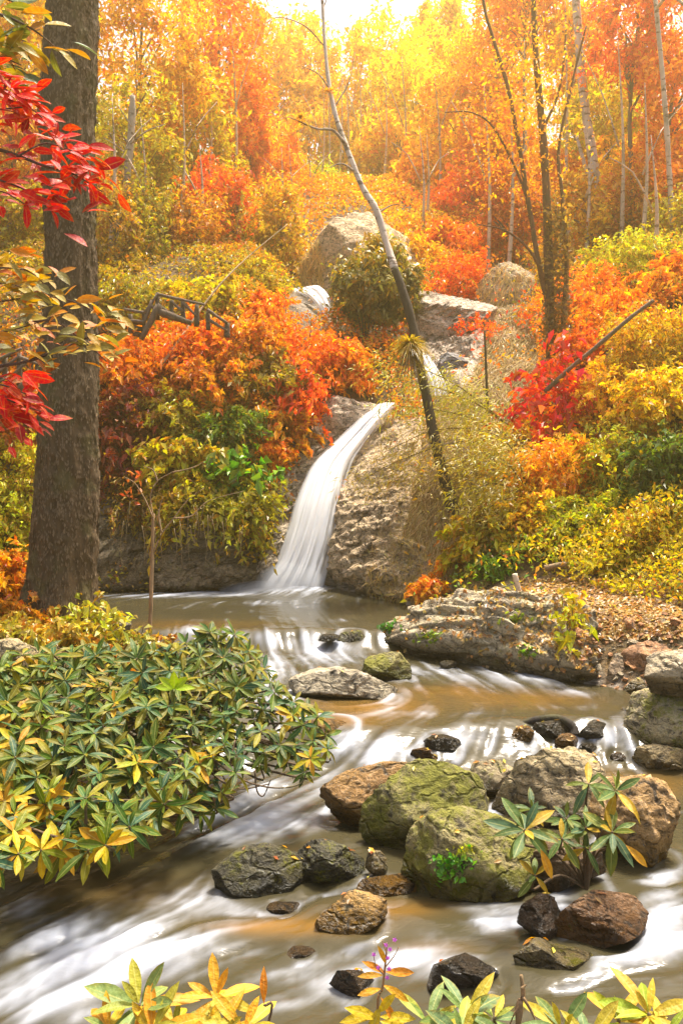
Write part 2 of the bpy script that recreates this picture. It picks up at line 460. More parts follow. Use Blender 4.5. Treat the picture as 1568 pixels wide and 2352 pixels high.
D2 = ((CTRL[:, None, :2] - CTRL[None, :, :2]) ** 2).sum(-1)
Aug = np.zeros((n_ + 3, n_ + 3)); Aug[:n_, :n_] = phi(D2) + np.eye(n_) * -0.02
Aug[:n_, n_] = 1; Aug[:n_, n_ + 1:] = CTRL[:, :2]; Aug[n_:, :n_] = Aug[:n_, n_:].T
W_ = np.linalg.solve(Aug, np.concatenate([CTRL[:, 2], np.zeros(3)]))
def land_raw(x, y):
    x = np.asarray(x, float); y = np.asarray(y, float)
    z = W_[n_] + W_[n_ + 1] * x + W_[n_ + 2] * y
    for i in range(n_):
        z = z + W_[i] * phi((x - CTRL[i, 0]) ** 2 + (y - CTRL[i, 1]) ** 2)
    return z

def inside_channel(x, y):
    xl = np.interp(y, YL, XL); xr = np.interp(y, YR, XR)
    return np.minimum(x - xl, xr - x) * ((y < 18.4) & (y > 3.9))

tx = np.linspace(-1, 1, 250); GX = np.sign(tx) * (10 * np.abs(tx) + 55 * np.abs(tx) ** 3)
ty = np.linspace(0, 1, 400); GY = -8 + 42 * ty + 126 * ty ** 3
XX, YY = np.meshgrid(GX, GY)
ZZ = land_raw(XX, YY)
far = sstep(3, 14, YY)
ZZ = ZZ + fbm(np.stack([XX * .7, YY * .7, XX * 0], -1), 4, 3) * (0.10 + 0.22 * far)
ins = inside_channel(XX, YY)
wz = water_z(XX, YY)
ZZ = np.where(ins > 0, np.minimum(ZZ, wz - 0.12 - 0.3 * sstep(0, .5, ins)), ZZ)
ZZ = np.where((ins > -0.6) & (ins <= 0) & (YY < 17), np.maximum(ZZ, wz - .1 - ins * 0.7), ZZ)

bank = (ins > -1.6) & (ins <= 0) & (YY < 15.5) & (YY > 4.2)
ZZ = np.where(bank, np.minimum(ZZ, wz - .08 - ins * .62 + fbm(np.stack([XX * 2, YY * 2, XX * 0], -1), 3, 8) * .12 * sstep(0, -.5, ins)), ZZ)

def land(x, y):
    x = np.clip(np.asarray(x, float), GX[0] + .01, GX[-1] - .01); y = np.clip(np.asarray(y, float), GY[0] + .01, GY[-1] - .01)
    i = np.searchsorted(GX, x) - 1; j = np.searchsorted(GY, y) - 1
    u = (x - GX[i]) / (GX[i + 1] - GX[i]); v = (y - GY[j]) / (GY[j + 1] - GY[j])
    return (ZZ[j, i] * (1 - u) + ZZ[j, i + 1] * u) * (1 - v) + (ZZ[j + 1, i] * (1 - u) + ZZ[j + 1, i + 1] * u) * v

def hit(dx, dy, y0=3.0):
    """where the sight line through a photo point meets the land"""
    dx = np.atleast_1d(np.asarray(dx, float)); dy = np.atleast_1d(np.asarray(dy, float))
    Y = np.full(dx.shape, 150.0); done = np.zeros(dx.shape, bool)
    y = y0
    while y < 150:
        p = (dx - CX) / F * y, H - (dy - CY) / F * y
        h = (land(p[0], np.full(dx.shape, y)) > p[1]) & ~done
        Y[h] = y; done |= h
        if done.all(): break
        y *= 1.004
    return np.stack([(dx - CX) / F * Y, Y, H - (dy - CY) / F * Y], -1)

gz = np.gradient(ZZ, axis=0) / np.gradient(YY, axis=0)
rockw = np.clip(sstep(1.3, 2.2, np.abs(gz)) + 0.8 * (ins > -0.3) * (YY < 17), 0, 1)
pdx, pdy = CX + XX / np.maximum(YY, 1) * F, CY + (H - ZZ) / np.maximum(YY, 1) * F
for (cx_, cy_, rx_, ry_) in ((800, 560, 110, 90), (1160, 660, 80, 60), (1030, 760, 70, 60), (720, 690, 50, 40), (990, 870, 50, 50)):
    rockw = np.maximum(rockw, np.exp(-((pdx - cx_) / rx_) ** 2 - ((pdy - cy_) / ry_) ** 2) * (YY > 17))
ground = link("ground", mesh_np("ground", np.stack([XX, YY, ZZ], -1).reshape(-1, 3), grid_faces(len(GY), len(GX)), True,
              {"rock": ('POINT', rockw.ravel())}), M_GROUND)
ground["kind"] = "structure"

# ------------------------------------------------------------------ boulders: outline in the photo gives size, each gets its own depth and thickness
ICO = {}
def ico(level):
    if level in ICO: return ICO[level]
    import bmesh
    bm = bmesh.new(); bmesh.ops.create_icosphere(bm, subdivisions=level, radius=1)
    v = np.array([x.co[:] for x in bm.verts]); f = np.array([[x.index for x in q.verts] for q in bm.faces]); bm.free()
    ICO[level] = (v, f); return v, f

BOULDERS = []     # centre x, y, radius for the flow
def radial(poly, c, ang):
    P = np.asarray(poly, float) - c
    Q = np.roll(P, -1, 0)
    d = np.stack([np.cos(ang), np.sin(ang)], -1)
    out = np.full(len(ang), 0.0)
    for p, q in zip(P, Q):
        e_ = q - p
        den = d[:, 0] * e_[1] - d[:, 1] * e_[0]
        den = np.where(np.abs(den) < 1e-9, 1e-9, den)
        t_ = (p[0] * e_[1] - p[1] * e_[0]) / den
        s_ = (p[0] * d[:, 1] - p[1] * d[:, 0]) / den
        ok = (t_ > 0) & (s_ >= -1e-6) & (s_ <= 1 + 1e-6)
        out = np.where(ok, np.maximum(out, t_), out)
    return out

def boulder(label, poly, color, moss=0.2, wet=0.0, zw=None, depth=0.8, lvl=6, seed=1, name="boulder", cat="boulder", group="boulders in the stream", rough=1.0, mat=None, sink=0.0, cuts=15, yc=None, shear=0.0):
    poly = np.array(poly, float)
    if len(poly) == 2:                                  # a box: lower left, upper right corners -> a rounded outline
        (x0, y0), (x1, y1) = poly
        rr = random.Random(seed)
        an = [k / 11 * 2 * math.pi for k in range(11)]
        poly = np.array([((x0 + x1) / 2 + (x1 - x0) / 2 * math.copysign(abs(math.cos(t)) ** .75, math.cos(t)) * rr.uniform(.86, 1.04),
                          (y0 + y1) / 2 + (y1 - y0) / 2 * math.copysign(abs(math.sin(t)) ** .75, math.sin(t)) * rr.uniform(.86, 1.04)) for t in an])
    x0, y0 = poly.min(0); x1, y1 = poly.max(0)
    xm = (x0 + x1) / 2
    if yc is None:
        Yf = 8.0
        for _ in range(12):
            z_ = float(water_z(np.array((xm - CX) / F * Yf), np.array(Yf))) if zw is None else zw
            Yf = 0.5 * Yf + 0.5 * F * (H - z_) / (y1 - CY)
        zl = z_
        hw = (x1 - x0) / 2 / F * Yf
        Yc = Yf + hw * depth * 0.8
    else:
        Yc = yc; hw = (x1 - x0) / 2 / F * Yc; zl = zw if zw is not None else -50
    kx = (poly[:, 0] - CX) / F; cx0 = (xm - CX) / F * Yc
    xp = kx * (Yc - shear * cx0) / (1 - kx * shear); Yp = Yc + shear * (xp - cx0)
    W = np.stack([xp, H - (poly[:, 1] - CY) / F * Yp], -1)
    c = np.array([(W[:, 0].min() + W[:, 0].max()) / 2, (W[:, 1].min() + W[:, 1].max()) / 2])
    v, f = ico(lvl)
    th = np.arctan2(v[:, 2], v[:, 0])
    tab = np.linspace(-math.pi, math.pi, 181)
    rt = radial(W, c, tab)
    rt = np.where(rt == 0, np.median(rt), rt)
    k = np.array([0, 1, 2, 1, 0]) / 4.0
    rt = np.convolve(np.concatenate([rt[-3:-1], rt, rt[1:3]]), k, 'valid')
    r = np.interp(th, tab, rt)
    s = np.sqrt(v[:, 0] ** 2 + v[:, 2] ** 2)
    g = s ** 0.74
    q = np.stack([np.cos(th) * r * g, v[:, 1] * hw * depth * (0.75 + 0.25 * (1 - np.abs(v[:, 2]))), np.sin(th) * r * g], -1)
    size = (hw + (W[:, 1].max() - W[:, 1].min()) / 2) / 2
    rr = np.random.default_rng(seed)
    for _ in range(cuts):                               # broken faces, mostly on the sides towards and away from us
        nn = nrm(np.array([rr.normal(0, .7), rr.choice([-1, -1, 1]) * rr.uniform(.4, 1.2), rr.normal(.25, .6)]))
        ext = (q @ nn).max()
        h_ = ext * rr.uniform(0.60, 0.86)
        ov = np.maximum(q @ nn - h_, 0)
        q = q - nn * ov[:, None] * 0.98
    p = q / size
    q = q + nrm(q) * ((fbm(p * 1.5 + seed * 3.1, 3, seed) * 0.085 + fbm(p * 3.2 + seed, 4, seed + 5, True) * 0.045 + fbm(p * 11 + seed, 3, seed + 8) * 0.020 + fbm(p * 6.5 + seed, 2, seed + 4, True) * 0.022) * size * rough)[:, None]
    sn = nrm(rr.normal(size=3) * np.array([.6, .4, .5]) + np.array([.35, .2, .8])); sd = (q @ sn) / size * 4.5 + fbm(q / size * 1.3 + seed, 3, seed + 2) * 1.3
    saw = np.abs(sd - np.floor(sd) - .5) * 2
    q = q + nrm(q) * ((saw ** 3 - .25) * (.5 + .5 * fbm(q / size * 2 + 9, 2, seed + 6)) * .045 * size * rough)[:, None] * -1.0
    lo, hi = W.min(0) - c, W.max(0) - c
    for ax, i_ in ((0, 0), (2, 1)):
        q[:, ax] = lo[i_] + (q[:, ax] - q[:, ax].min()) / (q[:, ax].max() - q[:, ax].min()) * (hi[i_] - lo[i_])
    q[:, 1] += shear * q[:, 0]
    q[:, 2] -= sink
    o = link(name, mesh_np(name, q, f, True), mat or M_ROCK, None, color)
    o.location = (c[0], Yc, c[1])
    o["moss"] = float(moss); o["wet"] = float(wet); o["waterline"] = float(zl)
    tag(o, label, cat, group)
    BOULDERS.append((c[0], Yc, hw * 0.95))
    return o

GREY, TAN, RED, DARK, PALE, ORNG = (.46,.37,.21), (.46,.35,.18), (.36,.20,.07), (.11,.085,.045), (.52,.44,.30), (.50,.30,.11)
MOSSY = (.30, .26, .085)
boulder("flat pale boulder with a dark hollow in its top, alone in mid stream", [(660,1598),(680,1560),(715,1538),(765,1532),(830,1548),(860,1570),(915,1582),(905,1598),(860,1610),(740,1612)], PALE, .30, 0, depth=.6, seed=3)
bpy.data.objects["boulder"]["waterline"] -= .16
boulder("rounded mossy boulder just behind the flat pale one in mid stream", [(828,1545),(840,1515),(880,1498),(910,1500),(935,1530),(946,1560),(890,1568),(840,1560)], (.33,.28,.10), .58, 0, depth=.8, seed=4)
boulder("low dark ledge stone at the foot of the long rock outcrop", [(770,1480),(785,1455),(830,1448),(845,1470),(838,1487),(790,1488)], DARK, .45, .5, depth=.9, lvl=5, seed=5)
boulder("wet brown rock half hidden behind the tip of the leafy shrub", [(680,1695),(700,1660),(770,1655),(822,1680),(820,1700),(740,1708)], RED, .15, .7, lvl=5, seed=6)
boulder("black wet rock with white water streaming around it", [(966,1718),(978,1692),(1020,1688),(1052,1700),(1062,1732),(1000,1738)], DARK, .05, 1.0, lvl=5, seed=7)
boulder("small wet brown rock in foam in front of the black rock", [(938,1750),(950,1722),(990,1716),(1006,1740),(990,1757)], RED, .05, 1.0, lvl=5, seed=8)
boulder("small brown rock under the left end of the black driftwood", [(1170,1702),(1185,1672),(1210,1668),(1228,1690),(1225,1708)], RED, .1, .8, lvl=5, seed=9)
boulder("dark rock in the middle under the black driftwood", [(1222,1695),(1235,1662),(1285,1655),(1312,1675),(1308,1702),(1250,1705)], DARK, .2, .9, lvl=5, seed=10)
boulder("black wet rock right of the driftwood beside the big rounded boulder", [(1318,1700),(1322,1665),(1365,1655),(1405,1668),(1408,1700),(1360,1710)], DARK, .05, 1.0, lvl=5, seed=11)
boulder("small orange brown rock in front of the driftwood", [(1272,1715),(1280,1690),(1305,1684),(1328,1700),(1325,1722),(1290,1724)], RED, .1, .5, lvl=5, seed=12)
boulder("tiny dark rock in front of the black wet rock by the right bank", [(1325,1725),(1335,1708),(1360,1706),(1372,1720),(1360,1732)], DARK, .1, .9, lvl=4, seed=13)
boulder("huge rounded boulder at the right bank, pale top and dark mossy side", [(1414,1660),(1425,1625),(1470,1595),(1540,1578),(1620,1580),(1700,1620),(1720,1700),(1640,1740),(1500,1735),(1440,1710)], GREY, .5, 0, depth=.8, seed=14)
boulder("smooth grey boulder above the huge one at right bank", [(1474,1580),(1480,1530),(1520,1500),(1580,1494),(1650,1510),(1690,1570),(1650,1610),(1500,1595)], (.54,.43,.27), .2, 0, zw=.75, depth=.8, seed=15, group="boulders on the right bank")
boulder("small rounded stone against the smooth grey boulder's left side", [(1433,1585),(1445,1562),(1468,1555),(1482,1575),(1478,1596),(1450,1598)], TAN, .2, .2, zw=.55, lvl=5, seed=16, group="boulders on the right bank")
boulder("flattish tan boulder below the huge rounded one at right edge", [(1457,1745),(1470,1722),(1510,1713),(1570,1728),(1620,1760),(1600,1785),(1500,1782)], TAN, .3, 0, seed=17)
boulder("reddish brown boulder left of the big green mossy one", [(733,1855),(745,1810),(800,1770),(880,1752),(960,1755),(960,1850),(900,1905),(800,1908),(745,1890)], RED, .25, .15, depth=.7, seed=18)
boulder("big green mossy boulder with a sloping top in the middle of the pile", [(823,1850),(850,1810),(950,1760),(1020,1745),(1075,1760),(1110,1810),(1118,1870),(1080,1930),(960,1962),(870,1955),(830,1910)], (.33,.28,.10), .58, 0, depth=.75, seed=19)
boulder("low grey rock wedged between the green boulder and tall pale one", [(1062,1790),(1090,1750),(1150,1745),(1185,1770),(1180,1830),(1100,1838)], GREY, .35, 0, depth=.7, lvl=5, seed=20)
boulder("large pale grey boulder at the back of the pile, behind the leafy sprig", [(1133,1850),(1150,1790),(1200,1735),(1265,1714),(1360,1722),(1415,1760),(1430,1830),(1380,1900),(1220,1905),(1150,1890)], TAN, .32, 0, depth=.7, seed=21)
boulder("orange brown boulder at the right end of the pile", [(1355,1930),(1372,1850),(1420,1790),(1475,1778),(1520,1810),(1560,1890),(1548,1940),(1480,1995),(1400,2000)], ORNG, .12, 0, depth=.8, seed=22)
boulder("front boulder of the pile with bright moss and a small fern tuft", [(920,1960),(945,1915),(1010,1870),(1070,1855),(1140,1880),(1200,1920),(1270,1940),(1285,2000),(1240,2050),(1130,2075),(1010,2055),(940,2020)], (.36,.30,.12), .55, 0, depth=.65, seed=23)
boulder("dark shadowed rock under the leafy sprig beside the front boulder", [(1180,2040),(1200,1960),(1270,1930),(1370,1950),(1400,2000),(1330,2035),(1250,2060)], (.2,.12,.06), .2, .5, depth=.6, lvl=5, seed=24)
boulder("long dark wet boulder with a lime lichen spot, left of the pile", [(487,2040),(500,1995),(545,1955),(600,1940),(690,1942),(733,1975),(738,2030),(715,2050),(560,2058)], (.13,.115,.06), .42, .45, depth=.6, seed=25)
boulder("dark mossy boulder leaning behind the long wet one", [(672,1945),(720,1924),(790,1938),(835,1970),(840,2018),(790,2030),(730,2020),(690,1990)], (.12,.11,.06), .45, .4, depth=.7, seed=26)
boulder("small round stone tucked below the big green mossy boulder", [(838,1995),(845,1962),(868,1955),(890,1975),(890,2005),(860,2014)], TAN, .35, .2, lvl=5, seed=27)
boulder("flat half drowned rock in front of the small round stone", [(815,2050),(850,2020),(910,2012),(960,2045),(900,2066),(840,2062)], RED, .1, 1.0, lvl=5, seed=28)
boulder("brown pointed boulder alone in shallow amber water", [(722,2120),(735,2075),(790,2052),(850,2062),(890,2085),(850,2125),(800,2156),(740,2145)], ORNG, .38, .2, depth=.75, seed=29)
boulder("rock under a thin veil of water beside the reddish boulder", [(1188,2140),(1200,2085),(1240,2055),(1290,2068),(1295,2150),(1240,2160)], (.17,.11,.07), .1, 1.0, lvl=5, seed=30)
boulder("reddish streaked boulder with lime moss spots, front right", [(1270,2160),(1285,2100),(1330,2058),(1400,2055),(1470,2070),(1490,2100),(1440,2135),(1370,2165),(1310,2180)], (.30,.16,.07), .28, .1, depth=.75, seed=31)
boulder("low grey mossy rock with a flat tail, nearest on the right", [(1178,2200),(1190,2170),(1230,2165),(1290,2195),(1365,2190),(1368,2225),(1300,2230),(1220,2247),(1185,2235)], GREY, .42, .1, depth=.8, seed=32)
boulder("smooth submerged rock hump with glassy water over it", [(980,2270),(1000,2215),(1060,2192),(1120,2210),(1150,2260),(1100,2295),(1010,2298)], (.12,.09,.06), .1, 1.0, depth=.9, lvl=5, seed=33, rough=.6)
boulder("smooth brown drowned rock behind the purple flower", [(755,2280),(770,2235),(820,2222),(860,2250),(850,2290),(790,2297)], (.2,.13,.07), .1, 1.0, depth=.9, lvl=5, seed=34, rough=.6)
boulder("pale rock on the left bank right of the big trunk's foot", [(222,1440),(235,1412),(270,1408),(302,1430),(300,1452),(250,1455)], PALE, .3, 0, zw=.8, lvl=5, seed=35, group="rocks on the left bank")
boulder("tan rock at the left edge below the big trunk", [(-60,1540),(-40,1480),(20,1465),(75,1490),(85,1540),(20,1560)], TAN, .2, 0, zw=1.1, lvl=5, seed=36, group="rocks on the left bank")
rr0 = random.Random(2)
for i, (x, y, w) in enumerate(((752,1466,26),(906,1472,34),(1032,1527,26),(470,1456,24))):
    boulder(("small dark wet stone left of the low ledge stone on the pool's lip", "dark wet stone between the ledge stone and the outcrop tip", "small dark stone at the outcrop's foot right of the mossy boulder", "dark wet stone on the pool's lip beside the sapling")[i], [(x-w,y-w*.42),(x+w*rr0.uniform(.7,1.2),y+w*.35)], DARK, .3, .9, lvl=4, seed=40+i, name="stone", cat="stone", group="wet stones along the pool lip")
for i, (x, y, w, h) in enumerate(((1035,1815,30,14),(930,2040,26,14),(690,2190,34,14),(1420,1738,20,10),(1475,1640,10,8),(650,2085,40,10),(1540,1850,26,14))):
    boulder(("low brown stone between the big green boulder and the grey one behind it", "low wet stone left of the front boulder's waterline", "low wide stone in the rapids left of the drowned brown rock", "low stone in amber water left of the flattish tan boulder", "tiny stone in the mid pool left of the huge rounded boulder", "low flat stone in rapids below the long dark wet boulder", "low stone at the right edge beside the orange brown boulder")[i], [(x-w,y-h),(x+w,y+h)], (.18,.11,.05), .2, 1.0, lvl=4, seed=60+i, name="stone", cat="stone", group="low stones between the boulders")

# the long outcrop on the right bank
boulder("long layered rock outcrop with fallen leaves reaching into the stream", [(842,1470),(900,1440),(980,1405),(1060,1375),(1140,1352),(1240,1356),(1300,1380),(1350,1425),(1400,1500),(1430,1580),(1400,1602),(1320,1600),(1250,1585),(1120,1560),(1000,1530),(890,1510)],
        (.54, .44, .28), .34, 0, zw=.42, depth=.36, lvl=6, seed=80, yc=12.35, shear=-.82, name="rock_outcrop", cat="rock outcrop", group=None, rough=2.6, mat=M_CLIFF, cuts=5)
bpy.data.objects["rock_outcrop"]["waterline"] = 0.42
boulder("grass topped pale rounded rock beside the dark stemmed tree", [(1092,690),(1105,640),(1140,605),(1180,597),(1225,615),(1240,680),(1210,730),(1130,740)], (.64,.48,.30), .05, 0, yc=26.2, depth=.8, seed=81, name="rock", cat="rock", group="rocks above the waterfall", mat=M_CLIFF)
boulder("bare lilac grey rock above the upper right cascade", [(945,790),(955,730),(1000,715),(1060,730),(1110,760),(1090,800),(1010,820)], (.62,.50,.38), .03, 0, yc=24.0, depth=.7, seed=82, name="rock", cat="rock", group="rocks above the waterfall", mat=M_CLIFF)
boulder("grey rock on the right side of the upper right cascade", [(1000,860),(1010,815),(1050,808),(1075,840),(1060,890),(1020,890)], (.30,.28,.27), .05, .3, yc=21.7, depth=.8, seed=83, name="rock", cat="rock", group="rocks above the waterfall", mat=M_CLIFF)
boulder("tall grassy rock dome in the gorge behind the leaning tree", [(650,700),(690,632),(735,580),(778,525),(815,488),(845,478),(900,500),(940,560),(960,640),(900,740),(740,740)], (.72,.50,.28), .02, 0, yc=28.6, depth=.6, lvl=5, seed=84, name="rock", cat="rock", group="rocks above the waterfall", mat=M_CLIFF, rough=1.4)

boulder("pale rounded rock lip left of the main fall's crest", [(690,985),(705,935),(750,914),(820,908),(880,922),(885,950),(820,985),(740,1030)], (.64,.50,.35), .15, 0, yc=20.75, depth=.55, lvl=5, seed=85, name="rock", cat="rock", group="rocks above the waterfall", mat=M_CLIFF, rough=1.3)
# ------------------------------------------------------------------ rock faces beside the fall
def rock_face(name, poly, nx, ny, amp, color, moss, wet, seed, push=0.12, water=0.62):
    P = np.array(poly, float)
    x0, y0 = P.min(0); x1, y1 = P.max(0)
    u, v = np.meshgrid(np.linspace(0, 1, nx), np.linspace(0, 1, ny))
    L, R = P[:len(P) // 2], P[len(P) // 2:]
    tl = np.linspace(0, 1, len(L)); tr_ = np.linspace(0, 1, len(R))
    dxl, dyl = np.interp(v, tl, L[:, 0]), np.interp(v, tl, L[:, 1])
    dxr, dyr = np.interp(v, tr_, R[:, 0]), np.interp(v, tr_, R[:, 1])
    p = hit((dxl + (dxr - dxl) * u).ravel(), (dyl + (dyr - dyl) * u).ravel(), 14.5)
    G = p.reshape(ny, nx, 3)
    G[..., 1] = np.minimum(G[..., 1], 24)
    for _ in range(3):
        G[1:-1, 1:-1] = (G[1:-1, 1:-1] * 2 + G[:-2, 1:-1] + G[2:, 1:-1] + G[1:-1, :-2] + G[1:-1, 2:]) / 6
    N = nrm(np.cross(np.gradient(G, axis=1), np.gradient(G, axis=0)))
    N = np.where(N[..., 1:2] > 0, -N, N)
    edge = np.minimum(np.minimum(u, 1 - u) * 8, np.minimum(v, 1 - v) * 8).clip(0, 1)
    q = G * np.array([1.0, 1.0, 1.0])
    rot = np.stack([q[..., 0] * .8 + q[..., 2] * .5, q[..., 1], q[..., 2] * 2.6 - q[..., 0] * 1.3], -1)
    d = fbm(rot * 1.1, 5, seed, True) * amp + fbm(q * 0.9, 3, seed + 3) * amp * 1.2 + fbm(rot * 4.5, 3, seed + 9, True) * amp * .3
    G = G + N * ((d + push) * edge - 0.15 * (1 - edge))[..., None]
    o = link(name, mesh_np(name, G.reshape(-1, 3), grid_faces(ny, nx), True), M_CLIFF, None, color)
    o["kind"] = "structure"; o["moss"] = moss; o["wet"] = wet; o["waterline"] = water
    return o

rock_face("cliff_left_of_fall", [(700,930),(640,1040),(610,1150),(600,1260),(560,1362), (900,905),(850,1000),(790,1080),(740,1180),(700,1362)], 130, 200, .20, (.60,.48,.33), .10, .0, 101)
rock_face("cliff_right_of_fall", [(860,930),(820,1020),(775,1120),(750,1240),(715,1362), (980,930),(975,1060),(960,1160),(930,1270),(900,1385)], 130, 220, .16, (.66,.48,.28), .10, .0, 102)
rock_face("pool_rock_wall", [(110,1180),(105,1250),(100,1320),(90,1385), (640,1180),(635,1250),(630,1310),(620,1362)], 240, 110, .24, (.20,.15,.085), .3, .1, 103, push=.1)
rock_face("upper_gorge_rock", [(940,705),(935,760),(930,830),(930,915), (1130,720),(1130,770),(1110,840),(1060,915)], 110, 120, .25, (.66,.52,.38), .05, .0, 105)
rock_face("bank_rock_wall", [(790,1180),(790,1240),(800,1320),(805,1375), (1010,1250),(1010,1310),(1005,1360),(985,1405)], 130, 110, .16, (.48,.35,.19), .22, .0, 104, push=.02)

# ------------------------------------------------------------------ stream water, with streaks that follow the current round the stones
def build_stream():
    ys = np.concatenate([np.arange(3.6, 9.5, 0.021), np.arange(9.5, 18.65, 0.042)])
    xs = np.arange(-6.6, 5.8, 0.027)
    X, Y = np.meshgrid(xs, ys)
    Z = water_z(X, Y)
    # control vectors of the current
    cv = np.array([(-.6,18,-.3,-1),(-3,17,-.6,-.5),(-2,15,.1,-1),(0,14.5,.2,-1),(-1,13,.25,-1),(.3,12,.35,-1),(1.5,11,.4,-1),(0,10.5,-.1,-1),(2.5,10,.3,-1),(3,9,-.2,-1),
                   (1.5,9,-.5,-1),(.3,8.8,-.7,-.8),(-.6,8,-.65,-.8),(-1.4,7,-.65,-.75),(-2.4,6,-.7,-.6),(-3.4,5,-.8,-.5),(-1.5,5.2,-.85,-.5),(0,5.2,-1,-.3),(1.2,5.6,-1,-.25),(0,6.2,-.9,-.35),
                   (2.4,6,-.9,-.4),(3.2,7,-.5,-.9),(3.5,8,-.2,-1),(2.2,5,-1,-.1),(5,6,-.8,-.4)])
    def field(x, y):
        u = np.zeros_like(x); v = np.zeros_like(x); w = np.zeros_like(x)
        for (a, b, c, d) in cv:
            k = 1.0 / (((x - a) ** 2 + (y - b) ** 2) ** 1.5 + 0.15)
            u += k * c; v += k * d; w += k
        u /= w; v /= w
        pu, pv = np.zeros_like(u), np.zeros_like(v)
        for (bx, by, r) in BOULDERS:
            if by > 13.4 or r > 1.2: continue
            rx, ry = x - bx, y - by
            r2 = rx ** 2 + ry ** 2
            m = np.minimum(r * r / (r2 + 1e-6), 1.0) * sstep((2.2 * r) ** 2, (1.3 * r) ** 2, r2)
            dot = (u * rx + v * ry) / (r2 + 1e-6)
            pu -= m * (2 * dot * rx - u); pv -= m * (2 * dot * ry - v)
        u = u + pu; v = v + pv
        s = np.sqrt(u * u + v * v) + 1e-6
        return u / s, v / s
    U, V = field(X, Y)
    ux, uy = xs, ys
    def look(A, x, y):
        i = np.clip((x - xs[0]) / 0.027, 0, len(xs) - 1.001); 
        j = np.interp(y, ys, np.arange(len(ys))); j = np.clip(j, 0, len(ys) - 1.001)
        return A[j.astype(int), i.astype(int)]
    TEX = RNG.random((1024, 1024)); 
    for _ in range(1): TEX = (TEX + np.roll(TEX, 1, 0) + np.roll(TEX, 1, 1) + np.roll(TEX, (1, 1), (0, 1))) / 4
    def tex(x, y, s): return TEX[(y * s).astype(int) % 1024, (x * s).astype(int) % 1024]
    acc1 = tex(X + 50, Y, 38.0); acc2 = tex(X + 50, Y, 11.0); cnt = 1.0
    for sg in (1, -1):
        x, y = X.copy(), Y.copy()
        for k in range(26):
            a_, b_ = look(U, x, y), look(V, x, y)
            x += sg * a_ * 0.045; y += sg * b_ * 0.045
            acc1 += tex(x + 50, y, 38.0); acc2 += tex(x + 50, y, 11.0)
        cnt += 26
    def norm(A):
        A = A / cnt; A = (A - A.mean()) / A.std(); return np.clip(0.5 + 0.27 * A, 0, 1)
    def blur(A, n):
        for _ in range(n):
            A = (A + np.roll(A, 1, 0) + np.roll(A, -1, 0) + np.roll(A, 1, 1) + np.roll(A, -1, 1)) / 5
        return A
    l1, l2 = blur(norm(acc1), 1), blur(norm(acc2), 4)
    l2 = np.clip((l2 - .5) * 1.5 + .5, 0, 1)
    st = 0.6 * l1 + 0.4 * l2; st = np.clip(.5 + (st - st.mean()) / st.std() * .23, 0, 1)
    def U0(px, py):
        k = 1.0 / (((px - cv[:, 0]) ** 2 + (py - cv[:, 1]) ** 2) ** 1.5 + .15); q = (cv[:, 2:] * k[:, None]).sum(0); return q / np.linalg.norm(q)
    # where the water breaks white
    dx, dy = proj(np.stack([X, Y, Z], -1))
    def splat(L):
        A = np.zeros_like(X)
        for (a, b, rx, ry, k) in L: A += k * np.exp(-((dx - a) / rx) ** 2 - ((dy - b) / ry) ** 2)
        return A
    foam = splat([(680,1350,90,16,1.3),(500,1362,150,8,.75),(340,1368,140,7,.5),(620,1385,190,7,.45),(780,1372,60,6,.4),(480,1452,110,14,.65),(640,1468,150,20,.75),(750,1500,120,22,.7),(640,1535,110,30,.6),(590,1600,70,50,.6),
        (1000,1540,110,15,.55),(1190,1560,120,15,.55),(1340,1592,70,10,.35),(1300,1625,110,9,.25),(1000,1640,120,8,.2),(800,1700,90,24,.75),(880,1735,110,26,.95),(1090,1692,110,24,.8),(1170,1725,70,22,.75),(760,1785,60,40,.75),(1385,1695,30,25,.6),
        (600,1830,110,60,.85),(520,1900,130,50,.6),(690,1895,110,25,.5),(720,1980,40,20,.3),(440,2060,120,40,.5),(520,2085,110,35,.5),(300,2160,170,55,.95),(150,2190,110,70,.85),(60,2080,70,40,.55),(110,2300,210,65,.95),(350,2220,150,40,.6),
        (560,2180,150,22,.45),(690,2240,140,36,.6),(930,2200,130,26,.75),(1130,2085,90,20,.6),(1130,2120,60,16,.5),(1160,2230,60,30,.3),(1520,2050,60,60,.65),(1480,2180,110,50,.75),(1540,2120,80,50,.6),(760,2285,60,30,.4),(640,2310,120,24,.45),(1380,2250,120,30,.35),(980,2140,60,16,.3),(800,1940,40,20,.4),(1340,2010,80,14,.3)])
    foam += splat([(1000,1555,170,34,.30),(1250,1580,150,24,.26),(800,1640,200,26,.22),(1100,1640,200,22,.22),(900,1590,120,14,.2),(1000,2230,200,60,.22),(1350,2120,200,60,.22),(1000,2100,140,40,.15)])
    foam += splat([(x, y, 60, 5, .28) for x, y in ((420,1395),(560,1405),(700,1395),(850,1400),(480,1425),(640,1420),(800,1425))])
    amber = splat([(860,1625,140,26,.9),(1200,1605,150,22,.7),(1010,1585,100,16,.7),(700,2125,150,24,.9),(900,2085,110,22,.8),(560,2130,90,16,.5),(1100,1800,60,30,.8),(1480,1800,120,30,.8),(450,1435,160,10,.5),(1000,2180,100,18,.4),(1530,1660,60,20,.5),(260,2050,200,40,.25),(800,1660,80,14,.5)])
